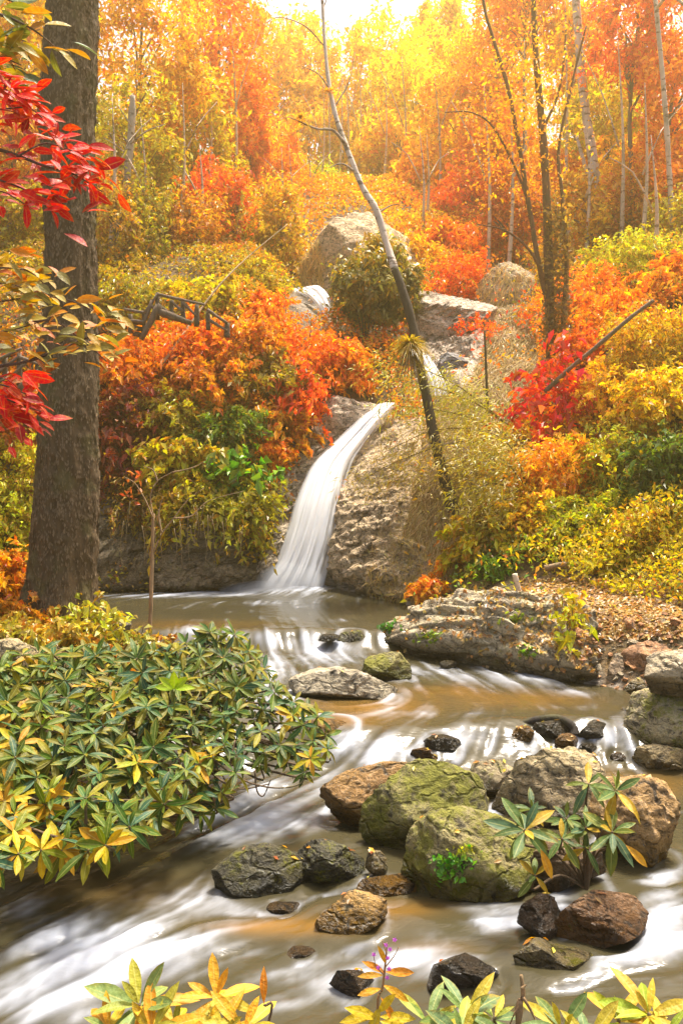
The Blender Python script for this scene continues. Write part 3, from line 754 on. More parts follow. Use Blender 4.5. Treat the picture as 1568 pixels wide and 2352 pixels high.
    # water breaking round the upstream faces and in the wakes
    for (bx, by, r) in BOULDERS:
        if by > 13.5: continue
        if r > 1.2: continue
        d = np.sqrt((X - bx) ** 2 + (Y - by) ** 2) / r
        ux_, uy_ = float(U0(bx, by)[0]), float(U0(bx, by)[1])
        al_ = ((X - bx) * ux_ + (Y - by) * uy_) / r; pe_ = np.abs((X - bx) * uy_ - (Y - by) * ux_) / r
        foam += .34 * np.exp(-((d - 1.08) / .16) ** 2) * (al_ < .6) + .30 * np.exp(-((pe_ - 1.0 + .06 * al_) / .22) ** 2) * sstep(-.6, .4, al_) * np.exp(-np.maximum(al_, 0) / 2.2)
        foam -= .25 * np.exp(-(pe_ / .7) ** 2) * sstep(.5, 1.2, al_) * np.exp(-np.maximum(al_ - 1, 0) / 1.3)
    w = np.clip(foam * (0.25 + 1.9 * (st - .18)), 0, 1.5)
    fo = sstep(0.0, 1.0, foam * 0.70 + (st - .5) * (.34 + .56 * np.clip(foam, 0, .8)) - .10) * .84
    # relief: standing waves in the fast water, fine strands everywhere
    rel = (l2 - .5) * (0.012 + 0.05 * np.clip(foam, 0, 1.2)) + (l1 - .5) * 0.018 * np.clip(foam + .2, 0, 1)
    rel += fbm(np.stack([X * 2.2, Y * 3.0, X * 0], -1), 3, 21) * (0.010 + 0.04 * np.clip(foam, 0, 1)) 
    fl = sstep(14.2, 13.4, Y)
    rel *= (0.35 + 0.65 * fl)
    rel += 0.10 * np.exp(-((dx - 680) / 80) ** 2 - ((dy - 1352) / 14) ** 2)
    Z = Z + rel
    # drape thin water over the drowned stones
    keep = inside_channel(X, Y) > -0.45
    idx = -np.ones(X.shape, int); idx[keep] = np.arange(keep.sum())
    f = grid_faces(len(ys), len(xs))
    fi = idx.ravel()[f]
    fi = fi[(fi >= 0).all(1)]
    P = np.stack([X, Y, Z], -1)[keep]
    o = link("stream_water", mesh_np("stream_water", P, fi, True, {"foam": ('POINT', fo[keep]), "amber": ('POINT', np.clip(amber, 0, 1)[keep]), "streak": ('POINT', st[keep])}), M_WATER)
    o["kind"] = "structure"
build_stream()

def waterfall(name, left, right, nx, ny, bulge, seed, frac=1.0, cover=1.0):
    L = smooth_path([at(*p) for p in left], ny); R = smooth_path([at(*p) for p in right], ny)
    u = np.linspace(0, 1, nx)[None, :, None]; v = np.linspace(0, 1, ny)[:, None]
    G = L[:, None] * (1 - u) + R[:, None] * u
    uu = np.broadcast_to(u[..., 0], (ny, nx)); vv = np.broadcast_to(v, (ny, nx))
    wd = np.linalg.norm(R - L, axis=1)[:, None]
    # strands run down the fall: noise stretched along it
    c1 = np.stack([uu * 9 + 3 * seed, vv * 1.6, uu * 0], -1); c2 = np.stack([uu * 34, vv * 2.6, uu * 0 + 5], -1)
    s1, s2 = fbm(c1, 3, seed), fbm(c2, 2, seed + 4)
    prof = np.sqrt(np.clip(1 - (2 * uu - 1) ** 2, 0, 1))
    G = G.copy()
    G[..., 1] -= bulge * prof + 0.12 * s1 * prof + 0.012 * s2
    G[..., 2] += 0.05 * prof
    st = np.clip(.66 + .45 * s1 + .16 * s2, 0, 1)
    edge = np.minimum(uu, 1 - uu)
    cov = sstep(0.0, 0.20, edge + 0.12 * s1 + 0.06 * s2 + .04 * fbm(np.stack([uu * 5, vv * 9, uu * 0 + 3], -1), 3, seed + 2))
    thin = fbm(np.stack([uu * 14 + 2, vv * 5.0, uu * 0 + seed], -1), 3, seed + 8)
    cov = cov * (1 - 0.6 * sstep(.05, .5, thin) * sstep(.2, .6, vv) * sstep(.42, .9, uu)) * (1 - .12 * sstep(.1, .5, thin)) * (1 - .7 * sstep(.955, 1, vv))
    cov = np.clip(cov * cover * 1.25, 0, 1)
    o = link(name, mesh_np(name, G.reshape(-1, 3), grid_faces(ny, nx), True, {"cover": ('POINT', cov.ravel()), "streak": ('POINT', st.ravel())}), M_FALL)
    o["kind"] = "structure"
    return o
waterfall("waterfall", [(862,932,21.2),(824,962,20.7),(778,1005,20.3),(714,1070,19.7),(676,1150,19.1),(652,1225,18.7),(622,1295,18.4),(572,1358,18.15)],
          [(918,930,21.2),(882,965,20.7),(852,1005,20.3),(812,1070,19.7),(792,1150,19.1),(778,1225,18.7),(762,1295,18.4),(748,1358,18.15)], 120, 260, .28, 3)
def mist():
    t = NT("spray_mist")
    v = t.n("ShaderNodeVolumePrincipled"); v.inputs["Color"].default_value = (.97, .98, 1, 1); v.inputs["Density"].default_value = 1.6; v.inputs["Anisotropy"].default_value = .2
    t.l(v.outputs[0], t.out.inputs[1])
    v0, f0 = ico(3)
    for c, r in (((665, 1338, 18.1), (.75, .45, .42)), ((600, 1352, 17.8), (.9, .5, .16))):
        o = link("mist", mesh_np("mist", v0 * np.array(r), f0, True), t.m); o.location = tuple(at(*c)); o["kind"] = "stuff"
mist()
waterfall("upper_waterfall", [(660,668,25.4),(694,680,25.0),(720,704,24.6),(738,735,24.4)], [(738,658,25.4),(752,672,25.0),(762,697,24.6),(768,735,24.4)], 40, 60, .04, 5)
waterfall("side_waterfall", [(958,822,21.6),(968,850,21.3),(980,880,21.0),(985,915,20.8)], [(988,820,21.6),(1006,850,21.3),(1022,880,21.0),(1034,915,20.8)], 40, 60, .12, 7)

# ------------------------------------------------------------------ foliage tools
def leaf_cloud(name, P, N, L, W, tint=None, col=None, along=None, droop=0.25, rng=RNG):
    """one folded four-cornered leaf per point"""
    n = len(P)
    L = np.broadcast_to(L, (n,))[:, None]; W = np.broadcast_to(W, (n,))[:, None]
    N = nrm(N)
    if along is None: along = rng.normal(size=(n, 3))
    A = nrm(along - (along * N).sum(1, keepdims=True) * N)
    Bv = np.cross(N, A)
    v0 = P - A * L * .5
    v1 = P + Bv * W * .5 + N * W * .18
    v2 = P + A * L * .5 - np.array([0, 0, 1.0]) * L * droop
    v3 = P - Bv * W * .5 + N * W * .18
    V = np.stack([v0, v1, v2, v3], 1).reshape(-1, 3)
    f = np.arange(4 * n).reshape(-1, 4)
    t = rng.random(n) if tint is None else tint
    return mesh_np(name, V, f, False, {"tint": ('FACE', t)}, {"col": ('FACE', col)} if col is not None else None)

def crown_points(n, r, nclump, spread=0.26, rng=RNG, hollow=0.35, flat=0.75):
    d = nrm(rng.normal(size=(nclump, 3)))
    rad = rng.uniform(hollow, 1, (nclump, 1)) ** 0.6
    c = d * rad * (0.82 + 0.25 * rng.random((nclump, 1)))
    w = rng.uniform(.5, 1.6, nclump); w /= w.sum()
    k = rng.choice(nclump, n, p=w)
    sp = spread * rng.uniform(.6, 1.3, nclump)[k][:, None]
    o = rng.normal(size=(n, 3)) * sp * np.array([.62, .62, .62 * flat])
    p = c[k] + o
    sh = rng.uniform(0, 50, 3)
    p = p + np.stack([fbm(p * 1.7 + sh + a_ * 9, 2, 3) for a_ in range(3)], -1) * .34
    return p * r, nrm(o + np.array([0, 0, 0.35]) * sp + rng.normal(size=(n, 3)) * sp * .6), c * r

YEL, GOLD, OLIV, ORA, REDO, REDC, DRED, LIME, GRN, BRN = (.80,.50,.015),(.72,.36,.010),(.36,.27,.012),(.80,.24,.008),(.74,.10,.006),(.62,.012,.006),(.24,.025,.010),(.50,.44,.02),(.12,.20,.012),(.36,.17,.02)
PALS = []
def mixed(col, P, rng):
    """leaves of one plant differ: patches that turned further, some still green, a few dry"""
    c = np.array(col)
    kin = np.array([c, c * (1.15, 1.35, 1.2), c * (1.0, .62, .7), np.array(GOLD) * .5 + c * .5, np.array(OLIV) * .5 + c * .45, c * .55])
    f = fbm(P * 1.1, 2, 4) * 2.2 + rng.normal(0, 1.2, len(P)) + 1.3
    return np.clip(kin[np.clip(np.abs(f), 0, 5.99).astype(int)], .003, .9)
TREES = 0
def tree(label, cx, cy, rx, ry, Y, col, n=4200, leaf=.16, aspect=.45, tr=.13, tcol=(.22,.17,.12), pale=False, group="trees on the slopes above the stream", base=None, nclump=46, name="autumn_tree", lean=0.0, droop=.25):
    global TREES
    TREES += 1
    rng = np.random.default_rng(500 + TREES)
    c = at(cx, cy, Y)
    r = np.array([rx / F * Y, (rx + ry) / 2 / F * Y, ry / F * Y])
    gx = c[0] + lean; gz_ = float(land(gx, Y)) - .15
    root = empty(name, (gx, Y, gz_), label, "tree", group)
    PALS.append((np.array([gx, Y, gz_ + .8]), col, 1.6))
    n = int(n * 1.45); leaf *= 1.45; nclump = 90; r = r * np.array([1.08, 1.08, 1.3])
    P, N, cl = crown_points(n, r, nclump, .23, rng=rng)
    ok = P[:, 2] + c[2] > land(P[:, 0] + c[0], P[:, 1] + c[1]) - .2
    P, N = P[ok] + c, N[ok]
    s = leaf * (Y / 30) ** 0.6 * rng.uniform(.6, 1.4, len(P))
    link("crown", leaf_cloud("crown", P, N, s, s * aspect, col=mixed(col, P, rng), rng=rng, droop=droop), M_LEAFCOL, root)
    mat = M_PALEBARK if pale else M_BARK
    top = c + np.array([0, 0, r[2] * .55])
    basep = np.array([gx, Y, gz_])
    midp = (basep + top) / 2 + np.array([rng.normal(0, .18), rng.normal(0, .2), 0])
    limbs = [tube([basep, midp, top], tr * .85, tr * .28, 8, 14, seed=TREES)]
    path = smooth_path([basep, midp, top], 30)
    for i in rng.choice(len(cl), 16, replace=False):
        e_ = cl[i] * .95 + c
        z0 = min(max(e_[2] - abs(np.linalg.norm((e_ - c)[:2])) * .9 - .3, basep[2] + .35 * (c[2] - basep[2])), top[2])
        s_ = path[np.argmin(np.abs(path[:, 2] - z0))]
        m_ = (s_ + e_) / 2 + np.array([0, 0, .12 * np.linalg.norm(e_ - s_)])
        limbs.append(tube([s_, m_, e_], tr * .38, tr * .08, 5, 7, seed=i))
    limb_obj("trunk", limbs, mat, root, tcol)
    return root

BG = "wooded slope behind the waterfall"
tl = [
 ("golden tree filling the upper left corner right of the big trunk",330,110,150,170,30,GOLD,5200,.15),
 ("olive gold tree with a pale straight trunk right of the big trunk",300,340,120,120,27,(0.461,0.330,0.012),4800,.14),
 ("tall orange tree at the left side of the bright sky gap",505,120,105,190,36,ORA,5200,.17),
 ("olive yellow tree below the tall orange one on the left slope",440,290,90,120,32,(0.538,0.370,0.012),4200,.14),
 ("fiery red orange tree low on the left slope, above the wooden walkway",500,480,85,85,29,REDO,5000,.13),
 ("narrow orange tree between the fiery red tree and the sky gap",560,310,65,120,38,ORA,4200,.15),
 ("bright orange tree on the slope left of the gorge",620,400,95,85,42,(0.794,0.290,0.007),4600,.15),
 ("pale peach tree directly under the left part of the sky gap",640,190,100,120,58,(0.768,0.396,0.024),4800,.18),
 ("pale yellow tree under the middle of the sky gap, left of leaning trunk",715,190,70,115,62,(0.768,0.502,0.036),4200,.18),
 ("yellow green tree at the head of the gorge left of the rock dome",690,450,95,65,46,(0.461,0.436,0.012),4400,.15),
 ("gold tree behind the upper part of the leaning trunk",790,330,75,95,58,(0.768,0.449,0.018),4200,.18),
 ("bright yellow tree just right of the leaning trunk's top",865,170,85,95,60,YEL,4200,.18),
 ("large lemon yellow tree below the right end of the sky gap",955,215,110,140,52,(0.819,0.581,0.012),5600,.17),
 ("yellow tree whose top closes the sky gap on the right",1010,90,65,90,57,YEL,4200,.18),
 ("yellow orange tree over the rock dome",905,345,90,80,49,(0.794,0.436,0.012),4200,.16),
 ("gold tree between the lemon yellow tree and dark stems",1065,240,95,120,43,(0.794,0.422,0.009),4800,.15),
 ("orange yellow tree right of the rock dome",990,420,85,75,41,(0.794,0.330,0.007),4200,.15),
 ("wide orange red tree on the slope right of the rock dome",1080,480,110,75,36,REDO,5200,.14),
 ("orange tree left of the dark stemmed tree",1150,350,95,105,38,ORA,4600,.15),
 ("gold orange tree high up left of the dark stems",1140,130,95,115,40,(0.794,0.356,0.009),4200,.15),
 ("orange tree behind the dark stemmed tree's fork",1295,440,80,90,34,(0.794,0.264,0.007),4200,.14),
 ("yellow green tree behind the white trunk",1400,270,100,105,32,(0.589,0.436,0.012),4600,.14),
 ("red orange tree in the upper right corner",1470,80,120,120,28,REDO,5200,.14),
 ("orange tree at the right edge below the red corner tree",1550,250,85,130,27,ORA,4600,.14),
 ("rusty gold tree between the white trunk and right edge",1440,430,90,85,30,GOLD,4600,.14),
 ("orange tree low at the right edge above the green spray",1550,470,75,110,26,(0.768,0.211,0.007),4600,.13),
 ("yellow tree behind the big trunk in the upper left corner",50,90,110,130,27,(0.666,0.396,0.012),4800,.14),
 ("russet tree at the left edge behind the red leaf spray",30,330,100,120,25,(0.576,0.198,0.009),4400,.13),
 ("brown olive tree at the left edge above the walkway",20,530,95,90,23,(0.333,0.211,0.012),4400,.12),
 ("small rusty tree just right of the big trunk at mid height",255,520,60,90,25,(0.538,0.211,0.012),3400,.12),
 ("small gold orange tree right of the round crowned tree",935,560,55,45,34,GOLD,3000,.13),
 ("small red orange tree above the grass topped rock",1045,575,80,55,31,(0.768,0.145,0.006),4000,.13),
 ("small orange tree below the fiery red one by the gorge",590,545,70,60,33,(0.717,0.224,0.007),3600,.13),
 ("dull olive tree behind the wooden walkway",390,520,80,75,31,(0.384,0.264,0.012),4000,.13),
 ("tall gold tree between the dark stems and white trunk",1320,120,65,110,35,(0.794,0.396,0.009),4000,.14),
 ("orange tree whose top reaches out of the picture above the dark stems",1210,10,100,70,36,(0.794,0.290,0.007),3400,.14),
 ("brown gold tree right behind the olive shrubs over the walkway stairs",260,560,60,100,23.5,(.42,.24,.02),3200,.12),
 ("slim olive tree rising above the walkway's highest post",345,545,48,115,25,(.34,.26,.02),2800,.12),
 ("orange brown tree above the walkway, below the fiery red one",450,560,65,95,26,(.52,.20,.015),3400,.12),
 ("gold tree between the fiery red tree and the upper waterfall",640,540,52,95,30,(.56,.32,.02),3000,.13),
 ("tall yellow tree behind the walkway, left of the gold one",545,520,52,115,29,(.50,.34,.02),3000,.12),
 ("dense orange tree right of the white trunk's foot",1450,500,75,90,27,(.58,.20,.012),3600,.12),
 ("gold tree directly behind the dark stemmed tree's foot",1335,520,62,100,27,(.58,.28,.015),3400,.12),
 ("rusty red tree left of the dark stemmed tree above the grass topped rock",1165,490,65,90,30,(.58,.13,.012),3600,.13),
 ("yellow olive tree at the right edge above the slim stem's foot",1545,540,60,90,24.5,(.46,.32,.02),3200,.12),
 ("olive yellow tree just left of the fiery red tree",330,500,70,70,29,(0.512,0.343,0.012),3600,.13),
]
for (lb, cx_, cy_, rx_, ry_, Y_, c_, n__, lf) in tl:
    tree(lb, cx_, cy_, rx_, ry_, Y_, c_, n__, lf)

# far woods on the crest: one mass
def far_woods():
    n = 46000
    rng = np.random.default_rng(77)
    k = rng.integers(0, 150, n)
    x0 = rng.uniform(-58, 58, 150); y0 = rng.uniform(60, 100, 150)
    h0 = rng.uniform(6, 12, 150); r0 = rng.uniform(2.2, 4, 150)
    h0 = np.where(np.abs(x0 / y0 * F) < 230, h0 * .62, h0 * 1.15)
    o = nrm(rng.normal(size=(n, 3))) * rng.random((n, 1)) ** .4
    P = np.stack([x0[k] + o[:, 0] * r0[k], y0[k] + o[:, 1] * r0[k], land(x0, y0)[k] + h0[k] * .6 + o[:, 2] * h0[k] * .5], -1)
    pal = np.array([YEL, GOLD, ORA, (.5, .35, .03), (.62, .28, .02)])
    col = pal[rng.integers(0, 5, 150)][k]
    o = link("distant_woods", leaf_cloud("distant_woods", P, o + rng.normal(size=(n, 3)) * .5, rng.uniform(.25, .5, n), rng.uniform(.14, .25, n), col=col, rng=rng), M_LEAFCOL)
    o["kind"] = "stuff"
far_woods()

SHR = 0
def shrub(label, cx, cy, rx, ry, col, n=2200, leaf=.085, aspect=.5, name="shrub", cat="shrub", group="shrubs on the banks and slopes", Y=None, col2=None, nclump=30, droop=.3, stems=10, hang=0.0, flat=.75):
    global SHR
    SHR += 1
    rng = np.random.default_rng(900 + SHR)
    if Y is None: p = hit([cx], [cy + ry * .45])[0]; Y = p[1]
    c = at(cx, cy, Y - .1)
    r = np.array([rx * 1.25, (rx + ry) / 2 * 1.1, ry * 1.2]) / F * Y; n = int(n * 1.0)
    b = np.array([c[0], Y + .1, 0.0]); b[2] = float(land(b[0], b[1])) - .05
    root = empty(name, b, label, cat, group)
    PALS.append((c, col, 1.0))
    P, N, cl = crown_points(n, r, nclump, .30, rng, flat=flat)
    P = P + c
    al = rng.normal(size=P.shape)
    m = int(len(P) * .55); ns = max(18, int(rx * ry / 90))
    d = nrm(rng.normal(size=(ns, 3)) * np.array([1, 1, .8]) + np.array([0, -.25, .35])); st = c + d * r * rng.uniform(.25, .8, (ns, 1))
    ln = rng.uniform(.35, .95, ns) * r.mean(); k = rng.integers(0, ns, m); t_ = rng.random(m) ** .8
    P[:m] = st[k] + d[k] * (ln[k] * t_)[:, None] - np.array([0, 0, 1.0]) * (ln[k] * .5 * t_ ** 2)[:, None] + rng.normal(size=(m, 3)) * .05 * r.mean()
    al[:m] = d[k] * .8 - np.array([0, 0, .5]) * t_[:, None] + rng.normal(size=(m, 3)) * .55
    if hang: P[:, 2] -= hang * rng.random(len(P)) ** 2
    g = land(P[:, 0], P[:, 1]); P[:, 2] = np.where(P[:, 2] < g, g + rng.random(len(P)) * .12, P[:, 2])
    s = leaf * (Y / 18) ** .5 * rng.uniform(.5, 1.6, len(P)) * 1.12
    link("foliage", leaf_cloud("foliage", P, N + np.array([0, -.3, .2]), s, s * aspect, col=mixed(col, P, rng), along=al, rng=rng, droop=droop), M_LEAFCOL, root)
    L = []
    for i in rng.choice(len(cl), min(stems, len(cl)), replace=False):
        e_ = cl[i] * rng.uniform(.9, 1.35) + c
        L.append(tube([b, (b + e_) / 2 + rng.normal(0, .06, 3), e_], .016 * (Y / 14), .005, 5, 7, seed=i))
    limb_obj("stem", L, M_BARK, root, (.16, .10, .06))
    return root

sl = [
 ("olive shrub right beside the big trunk under the walkway stairs",290,700,60,60,(0.325,0.238,0.016)),
 ("yellow green shrub just above the wooden walkway's railing",480,690,85,40,(0.546,0.396,0.016)),
 ("olive shrub on the slope above the walkway, left of upper fall",570,640,70,42,(0.442,0.304,0.016)),
 ("orange red shrub directly below the wooden walkway",430,800,105,55,(0.715,0.172,0.010)),
 ("orange shrub left of the upper waterfall",596,728,66,48,(0.780,0.211,0.010)),
 ("wide feathery orange red shrub below the upper waterfall",712,812,78,46,(0.806,0.172,0.010)),
 ("orange brown shrub in the middle of the left slope",560,800,85,60,(0.624,0.224,0.012)),
 ("rusty orange shrub below the orange red one on the left slope",480,880,95,55,(0.624,0.198,0.012)),
 ("brown olive shrub with dark gaps in the middle left slope",615,880,85,60,(0.312,0.198,0.016)),
 ("red shrub at the left edge of the waterfall's rock",690,920,55,75,(0.754,0.099,0.008)),
 ("orange shrub touching the right side of the big trunk",290,850,65,80,(0.728,0.224,0.012)),
 ("dark maroon shrub right of the big trunk",290,960,60,70,DRED),
 ("olive shrub at mid height left of the pool",410,960,85,55,(0.364,0.264,0.016)),
 ("dark green shrub above the bright green plant",530,990,75,45,(0.169,0.211,0.012)),
 ("orange brown shrub hanging over the cliff left of the fall",640,985,55,60,(0.598,0.224,0.012)),
 ("small orange shrub at the lower end of the hanging growth by the fall",625,1050,45,40,(0.754,0.251,0.012)),
 ("deep wine red shrub above the pool beside the big trunk",270,1060,55,60,(0.234,0.026,0.012)),
 ("yellow olive shrub over the rock wall of the pool",410,1070,80,55,(0.468,0.343,0.016)),
 ("olive creeper hanging over the pool rock wall toward the fall",545,1160,75,65,(0.338,0.264,0.016)),
 ("brownish creeper hanging over the pool rock wall left of the sapling",310,1150,70,50,(0.286,0.158,0.024)),
 ("yellowish creeper hanging over the pool rock wall behind the sapling",430,1165,65,55,(0.416,0.290,0.016)),
 ("red brown shrub left of the big trunk at mid height",40,960,95,70,(0.442,0.119,0.016)),
 ("yellow shrub left of the big trunk's lower part",30,1090,85,85,(0.546,0.422,0.016)),
 ("yellow green shrub at the left edge by the trunk's foot",25,1230,70,80,(0.468,0.409,0.016)),
 ("orange brown shrub at the left edge behind the trunk's foot",20,1340,60,60,(0.598,0.224,0.016)),
 ("orange shrub between the round crowned tree and main fall's lip",790,850,50,55,(0.728,0.238,0.010)),
 ("gold shrub behind the leaning trunk next to the round tree",965,600,45,55,GOLD),
 ("red orange shrub left of the grass topped rock",1050,650,65,60,(0.780,0.132,0.008)),
 ("loose red shrub in front of the bare lilac rock",1095,765,55,35,(0.780,0.079,0.012)),
 ("orange shrub right of the dark stems at their foot",1345,690,70,70,(0.780,0.224,0.010)),
 ("yellow green bamboo like shrub below the white trunk",1440,610,95,65,(0.572,0.475,0.016)),
 ("orange shrub at the right edge below the white stem",1540,660,60,70,(0.728,0.264,0.012)),
 ("orange shrub behind the fallen pole",1400,735,75,55,(0.780,0.264,0.012)),
 ("gold olive shrub under the fallen pole at the right edge",1490,800,90,80,(0.572,0.343,0.016)),
 ("red orange shrub at the foot of the dark stemmed tree",1335,810,45,55,(0.754,0.158,0.008)),
 ("gold shrub right of the scarlet bush",1395,920,65,75,(0.676,0.370,0.016)),
 ("yellow shrub on the right slope near the edge",1510,930,75,80,(0.624,0.396,0.016)),
 ("orange gold shrub beneath the scarlet bush",1280,1090,85,75,(0.754,0.330,0.012)),
 ("yellow green shrub on the right slope below the gold one",1405,1060,75,75,(0.442,0.370,0.016)),
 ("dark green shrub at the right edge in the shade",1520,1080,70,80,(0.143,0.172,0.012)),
 ("gold shrub above the bank right of the leaning tree's foot",1220,1190,65,60,(0.650,0.370,0.016)),
 ("yellow green shrub above the fallen log",1350,1200,80,60,(0.416,0.370,0.016)),
 ("yellow shrub at the right edge above the fallen branch",1490,1215,85,55,(0.572,0.396,0.016)),
 ("olive shrub behind the pale stake",1120,1230,75,55,(0.429,0.317,0.016)),
 ("small green plant clump left of the pale stake",1120,1310,50,26,(0.208,0.290,0.016)),
 ("small orange leaved plant at the water's edge under the grassy bank",990,1350,38,22,(0.806,0.317,0.040)),
 ("low yellow green cover behind the fallen log",1420,1290,80,26,(0.520,0.396,0.016)),
]
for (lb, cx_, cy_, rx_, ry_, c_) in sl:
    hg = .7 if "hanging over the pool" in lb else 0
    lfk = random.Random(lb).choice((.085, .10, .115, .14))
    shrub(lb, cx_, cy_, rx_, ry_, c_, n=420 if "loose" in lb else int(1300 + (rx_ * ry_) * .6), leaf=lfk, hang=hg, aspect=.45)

# ------------------------------------------------------------------ low growth covering the slopes between the shrubs, coloured like its neighbours
def undergrowth():
    rng = np.random.default_rng(78)
    n = 620000
    y = 10.5 + 46 * rng.random(n) ** 1.7; x = rng.uniform(-1, 1, n) * (3 + y * .5)
    z = land(x, y)
    dx, dy = CX + x / y * F, CY + (H - z) / y * F
    ok = (inside_channel(x, y) < -0.2) | (y > 18.7)
    for (a_, b_, rx_, ry_) in ((790,1130,120,240),(815,590,80,85),(1160,680,70,60),(1030,770,70,60),(420,1290,230,80),(722,712,66,58),(990,870,45,50),(1450,1480,180,110),(1150,1440,330,110),(950,1180,150,200),(1090,870,150,160)):
        ok &= (((dx - a_) / rx_) ** 2 + ((dy - b_) / ry_) ** 2 > 1) | (rng.random(n) < .05)
    q = np.stack([x * .8, y * .8, z * .0], -1)
    bump = np.clip(fbm(q, 3, 5) * .9 + .65, .12, 1.4)
    ok &= rng.random(n) < np.clip(.15 + bump * 1.2, 0, 1)
    ok &= ~((y < 11.5) & (x > -2.4))
    ok = np.where(ok)[0][:270000]
    x, y, z, bump = x[ok], y[ok], z[ok], bump[ok]; n = len(x)
    h = bump * (.95 + .012 * (y - 10)) * rng.random(n) ** .45 * np.where(y < 13, .35, .8)
    P = np.stack([x, y, z + h], -1)
    S = np.array([p for p, c, w in PALS]); C = np.array([c for p, c, w in PALS])
    ci = np.zeros(n, int); best = np.full(n, 1e9)
    for i in range(len(S)):
        d = ((P - S[i]) ** 2).sum(1) / PALS[i][2] ** 2 * rng.lognormal(0, .75, n)
        m = d < best; best[m] = d[m]; ci[m] = i
    col = C[ci] * rng.uniform(.75, 1.2, (n, 1)) * np.array([1, 1, 1]) ; sw = rng.random(n) < .22; col[sw] = np.array([GOLD, OLIV, ORA, BRN])[rng.integers(0, 4, sw.sum())] * .8
    s = rng.uniform(.07, .15, n) * (y / 18) ** .6
    N = rng.normal(size=(n, 3)) * .8 + np.array([0, -.5, .6])
    o = link("undergrowth", leaf_cloud("undergrowth", P, N, s, s * .5, col=col, rng=rng), M_LEAFCOL)
    o["kind"] = "stuff"
undergrowth()

# ------------------------------------------------------------------ trunks and bare stems that stand out
def ring_trunk(edge_l, edge_r, Y, sides, rings, disp):
    L = smooth_path([at(a_, b_, Y) for a_, b_ in edge_l], rings); R = smooth_path([at(a_, b_, Y) for a_, b_ in edge_r], rings)
    c = (L + R) / 2; rad = np.linalg.norm(R - L, axis=1) / 2
    ang = np.linspace(0, 2 * math.pi, sides, endpoint=False)
    dirv = np.stack([np.cos(ang), np.sin(ang), ang * 0], -1)
    V = c[:, None] + dirv[None] * rad[:, None, None]
    return V, dirv, c, rad

def big_tree():
    Y = 11.3
    el = [(118,-60),(112,60),(106,160),(98,260),(104,400),(110,520),(110,650),(100,800),(95,950),(88,1100),(78,1200),(66,1330),(40,1420),(10,1470)]
    er = [(224,-60),(222,60),(219,160),(214,260),(213,400),(213,520),(217,650),(218,800),(223,950),(223,1100),(221,1200),(214,1330),(226,1420),(250,1470)]
    base = at(140, 1440, Y)
    root = empty("tree", base, "massive dark trunk with flaky bark standing at the left bank", "tree")
    V, dv, c, rad = ring_trunk(el, er, Y, 110, 320, 0)
    q = V.copy(); q[..., 2] *= .42
    p1 = fbm(q * 9.0, 4, 31, True); p2 = fbm(q * 2.2, 3, 33); p3 = fbm(q * 26.0, 2, 35)
    flute = fbm(np.stack([dv[None, :, 0] * 2.2 + 0 * V[..., 0], dv[None, :, 1] * 2.2 + 0 * V[..., 0], V[..., 2] * .12], -1), 2, 37)
    low = sstep(2.6, 1.0, V[..., 2])
    V = V + dv[None] * (p1 * .045 + p2 * .02 + p3 * .014 + flute * (.04 + .10 * low))[..., None]
    nr, ns = V.shape[:2]
    link("trunk", mesh_np("trunk", V.reshape(-1, 3), grid_faces(nr, ns, True), True), M_BARK, root, (.105, .068, .034))
    rng = np.random.default_rng(5)
    n = 11000
    i = rng.integers(2, nr - 30, n); j = rng.integers(0, ns, n)
    P = V[i, j] + dv[j] * .008
    s = rng.uniform(.014, .044, n)
    out = dv[j]
    along = np.array([0, 0, -1.0]) + out * .25 + rng.normal(size=(n, 3)) * .25
    tk = [o for o in root.children if o.name.startswith('trunk')][0]
    fl = link("bark_flake", leaf_cloud("bark_flake", P, out + rng.normal(size=(n, 3)) * .10, s * 1.9, s * .7, along=along, droop=-.05, rng=rng), M_BARK, root, (.20, .14, .078))
    fl.parent = tk; fl.location = (0, 0, 0)
    fl["kind"] = "stuff"
big_tree()

def stem_tree(label, stems, col, r, mat=M_BARK, name="tree", cat="tree", group=None, Ys=None):
    """stems: list of (points as (dx, dy, Y), r0, r1); the first is the trunk, the rest are limbs"""
    P0 = at(*stems[0][0][0])
    root = empty(name, P0, label, cat, group)
    for i, (pts, r0, r1) in enumerate(stems):
        P = [at(*q) for q in pts]
        o = limb_obj("trunk" if i == 0 else "limb", [tube(P, r0, r1, 10 if i == 0 else 7, len(P) * 6, seed=i + 3, rough=.12)], mat, root if i == 0 else tk, col)
        if i == 0: tk = o
        else: o.location = (0, 0, 0)
    return root

def blade_tuft(name, c, n, L, W, col, parent=None, seed=0, up=.45, droop=.55, mat=None):
    rng = np.random.default_rng(seed)
    az = rng.uniform(0, 2 * math.pi, n); el = rng.uniform(-.5, 1.2, n)
    d = np.stack([np.cos(az) * np.cos(el), np.sin(az) * np.cos(el), np.sin(el) + up * .3], -1); d = nrm(d)
    side = nrm(np.cross(d, np.array([0, 0, 1.0]) + rng.normal(size=(n, 3)) * .1))
    l = L * rng.uniform(.6, 1.15, n)
    k = 5
    V = np.zeros((n, k, 2, 3))
    for a_ in range(k):
        t_ = a_ / (k - 1)
        p = c + d * (l * t_)[:, None] - np.array([0, 0, 1.0]) * (l * droop * t_ ** 2)[:, None]
        w = W * (1 - t_) ** .6 * .5 + .0006
        V[:, a_, 0] = p - side * w; V[:, a_, 1] = p + side * w
    f0 = grid_faces(k, 2)
    f = (f0[None] + (np.arange(n) * k * 2)[:, None, None]).reshape(-1, 4)
    return link(name, mesh_np(name, V.reshape(-1, 3), f, True, {"tint": ('FACE', np.repeat(rng.random(n), k - 1))}), mat or M_LEAF, parent, col)

